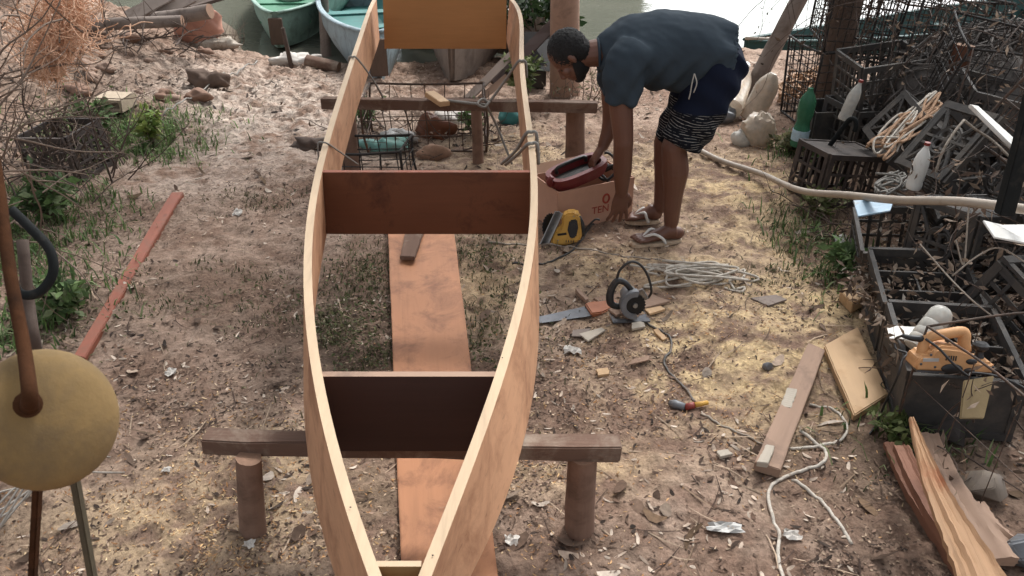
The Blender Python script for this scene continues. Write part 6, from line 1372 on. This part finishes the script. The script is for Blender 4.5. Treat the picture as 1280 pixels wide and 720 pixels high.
# ------------------------------------------------------------------ right side debris
c = at_y(1215, 110, 5.2); netpile('net_heap', 'big grey heap of old fishing net behind the flower lattice crate', Vector((3.05, 5.3, g0(3.05, 5.3) + .15)), .75, .6, .55, 420, 'net_g', 8, .005, 'net_g')
DRY = [(112, 94, 80), (132, 114, 98), (88, 72, 62), (150, 132, 116)]
twigs('dry_vines', 'curtain of dry brown leaves hanging down at the top right corner', 'vines', (2.9, 4.7, .62), 60, .8, 'twig_d', 21, .004, -.2, .45, box_=(.5, .4, .6), leaves=420, lcols=DRY, droop=.35)
twigs('dry_vines', 'dark bare vines hanging over the stacked wire traps', 'vines', (2.25, 5.6, .75), 90, .8, 'twig_d', 22, .004, -.2, .6, box_=(.45, .35, .45), leaves=320, lcols=[(70, 58, 50), (90, 74, 62)], droop=.3)
lg('brown trunk leaning up behind the wire traps from the bank', (1.85, 6.7, g0(1.85, 6.7) - .1), (2.50, 6.9, 1.2), .07, .055, 31, 'leaning_snag', 'grey_wood', 'tree')
lg('dark tree trunk rising among the wire traps', (2.42, 6.35, -.3), (2.32, 6.2, 2.2), .12, .10, 32, 'bare_snag', 'bark_d', 'tree', 'bark_d')
lg('reddish dark stump post beside the grey net heap', (2.62, 5.05, -.1), (2.68, 5.1, .62), .07, .06, 33, 'stump_post', 'bulk_brown', 'post')
twigs('dry_brush', 'dead twigs tangled over the dark crates at the picture edge', 'dry brush', (2.05, 3.0, .28), 40, .45, 'twig_d', 23, .004, .2, 1.0, box_=(.35, .5, .3), leaves=300, lcols=DRY)
twigs('dry_brush', 'dead twigs and dry stems filling the bent wire cage', 'dry brush', (1.66, 2.2, g0(1.66, 2.2) + .02), 34, .35, 'twig_d', 24, .004, .2, 1.0, box_=(.3, .3, .12), leaves=260, lcols=DRY)
twigs('dry_brush', 'dry stalks standing in the nearest open crate beside the ribbed bottle', 'dry brush', (1.72, 2.66, .05), 8, .35, 'twig_d', 25, .0035, 1.2, .3, box_=(.06, .12, .05))
twigs('dry_brush', 'dead roots at the foot of the brown crate', 'dry brush', drop(1.75, 4.2, .02), 36, .35, 'twig_d', 26, .004, .2, 1.0, box_=(.22, .3, .03), leaves=120, lcols=DRY)
lump('blue_bag', 'small bright blue plastic bag on the far net heap', 'bag', 1210, 55, (.14, .1, .1), 'bluep', 3, .6, .5)
rr = random.Random(99)
flakes_cols = DRY + [(186, 176, 164), (84, 70, 60)]
for lab, cx, cy, sx0, sy0, n, seed, z in (('dry leaves and rubbish lying inside the open crates', 1.62, 2.8, .24, .42, 1600, 41, .14), ('dry leaves and scraps lying on the dark crates at the picture edge', 2.15, 3.3, .4, .6, 1500, 42, .0)):
    rng = np.random.default_rng(seed); x = cx + rng.uniform(-1, 1, n) * sx0; y = cy + rng.uniform(-1, 1, n) * sy0; P = np.stack([x, y, G(x, y) + z + rng.uniform(0, .10 if z else .35, n)], 1)
    V_, F_, C_ = leaf_cloud(P, .04, flakes_cols, .1, .4, rng); prop(raw_mesh('dry_leaves', V_, F_, M['leaf'], C_), lab, 'dry leaves', kind='stuff')
# rubbish round the farther trestle
lump('plastic_scrap', 'crumpled pale teal plastic in the rusty cage under the farther beam', 'scrap', 478, 186, (.16, .10, .07), 'teals', 21, .3, .7)
lump('brick_piece', 'pinkish brick piece on the dirt behind the red brown cross board', 'brick', 540, 196, (.11, .06, .06), 'post_end', 22, .3, .3)
lump('bark_piece', 'dark brown bark piece inside the rusty cage', 'bark', 545, 170, (.12, .08, .10), 'bulk_brown', 23, .4, .6)
lump('blue_can', 'dark blue crushed can behind the farther beam right of the knot', 'can', 640, 152, (.10, .08, .07), 'tealin', 24, .4, .3)
lump('plastic_scrap', 'dirty white plastic at the water edge below the green boat', 'scrap', 372, 78, (.22, .10, .06), 'paper', 25, .3, .8)
lump('dark_root', 'dark brown root lump on the dirt left of the narrow wire cage', 'root', 395, 186, (.14, .08, .05), 'twig_d', 26, .3, .8)
lump('plastic_scrap', 'white plastic rubbish behind the farther beam between the boat planks', 'scrap', 560, 150, (.16, .10, .05), 'paper', 27, .3, .8)
lump('plastic_scrap', 'grey plastic rubbish under the farther beam beside the left plank', 'scrap', 500, 176, (.10, .08, .06), 'greyp', 28, .3, .8)
twigs('dry_brush', 'dead brush lying under the farther beam inside the rusty cage', 'dry brush', gnd(520, 178), 40, .4, 'twig_d', 31, .005, .3, 1.0, box_=(.5, .3, .04), leaves=160, lcols=DRY)
twigs('dry_brush', 'dead stems behind the head of the bending man', 'dry brush', gnd(735, 128), 34, .4, 'twig', 32, .005, .7, .7, box_=(.35, .2, .03), leaves=120, lcols=[(120, 116, 92), (98, 100, 74), (140, 128, 110)])
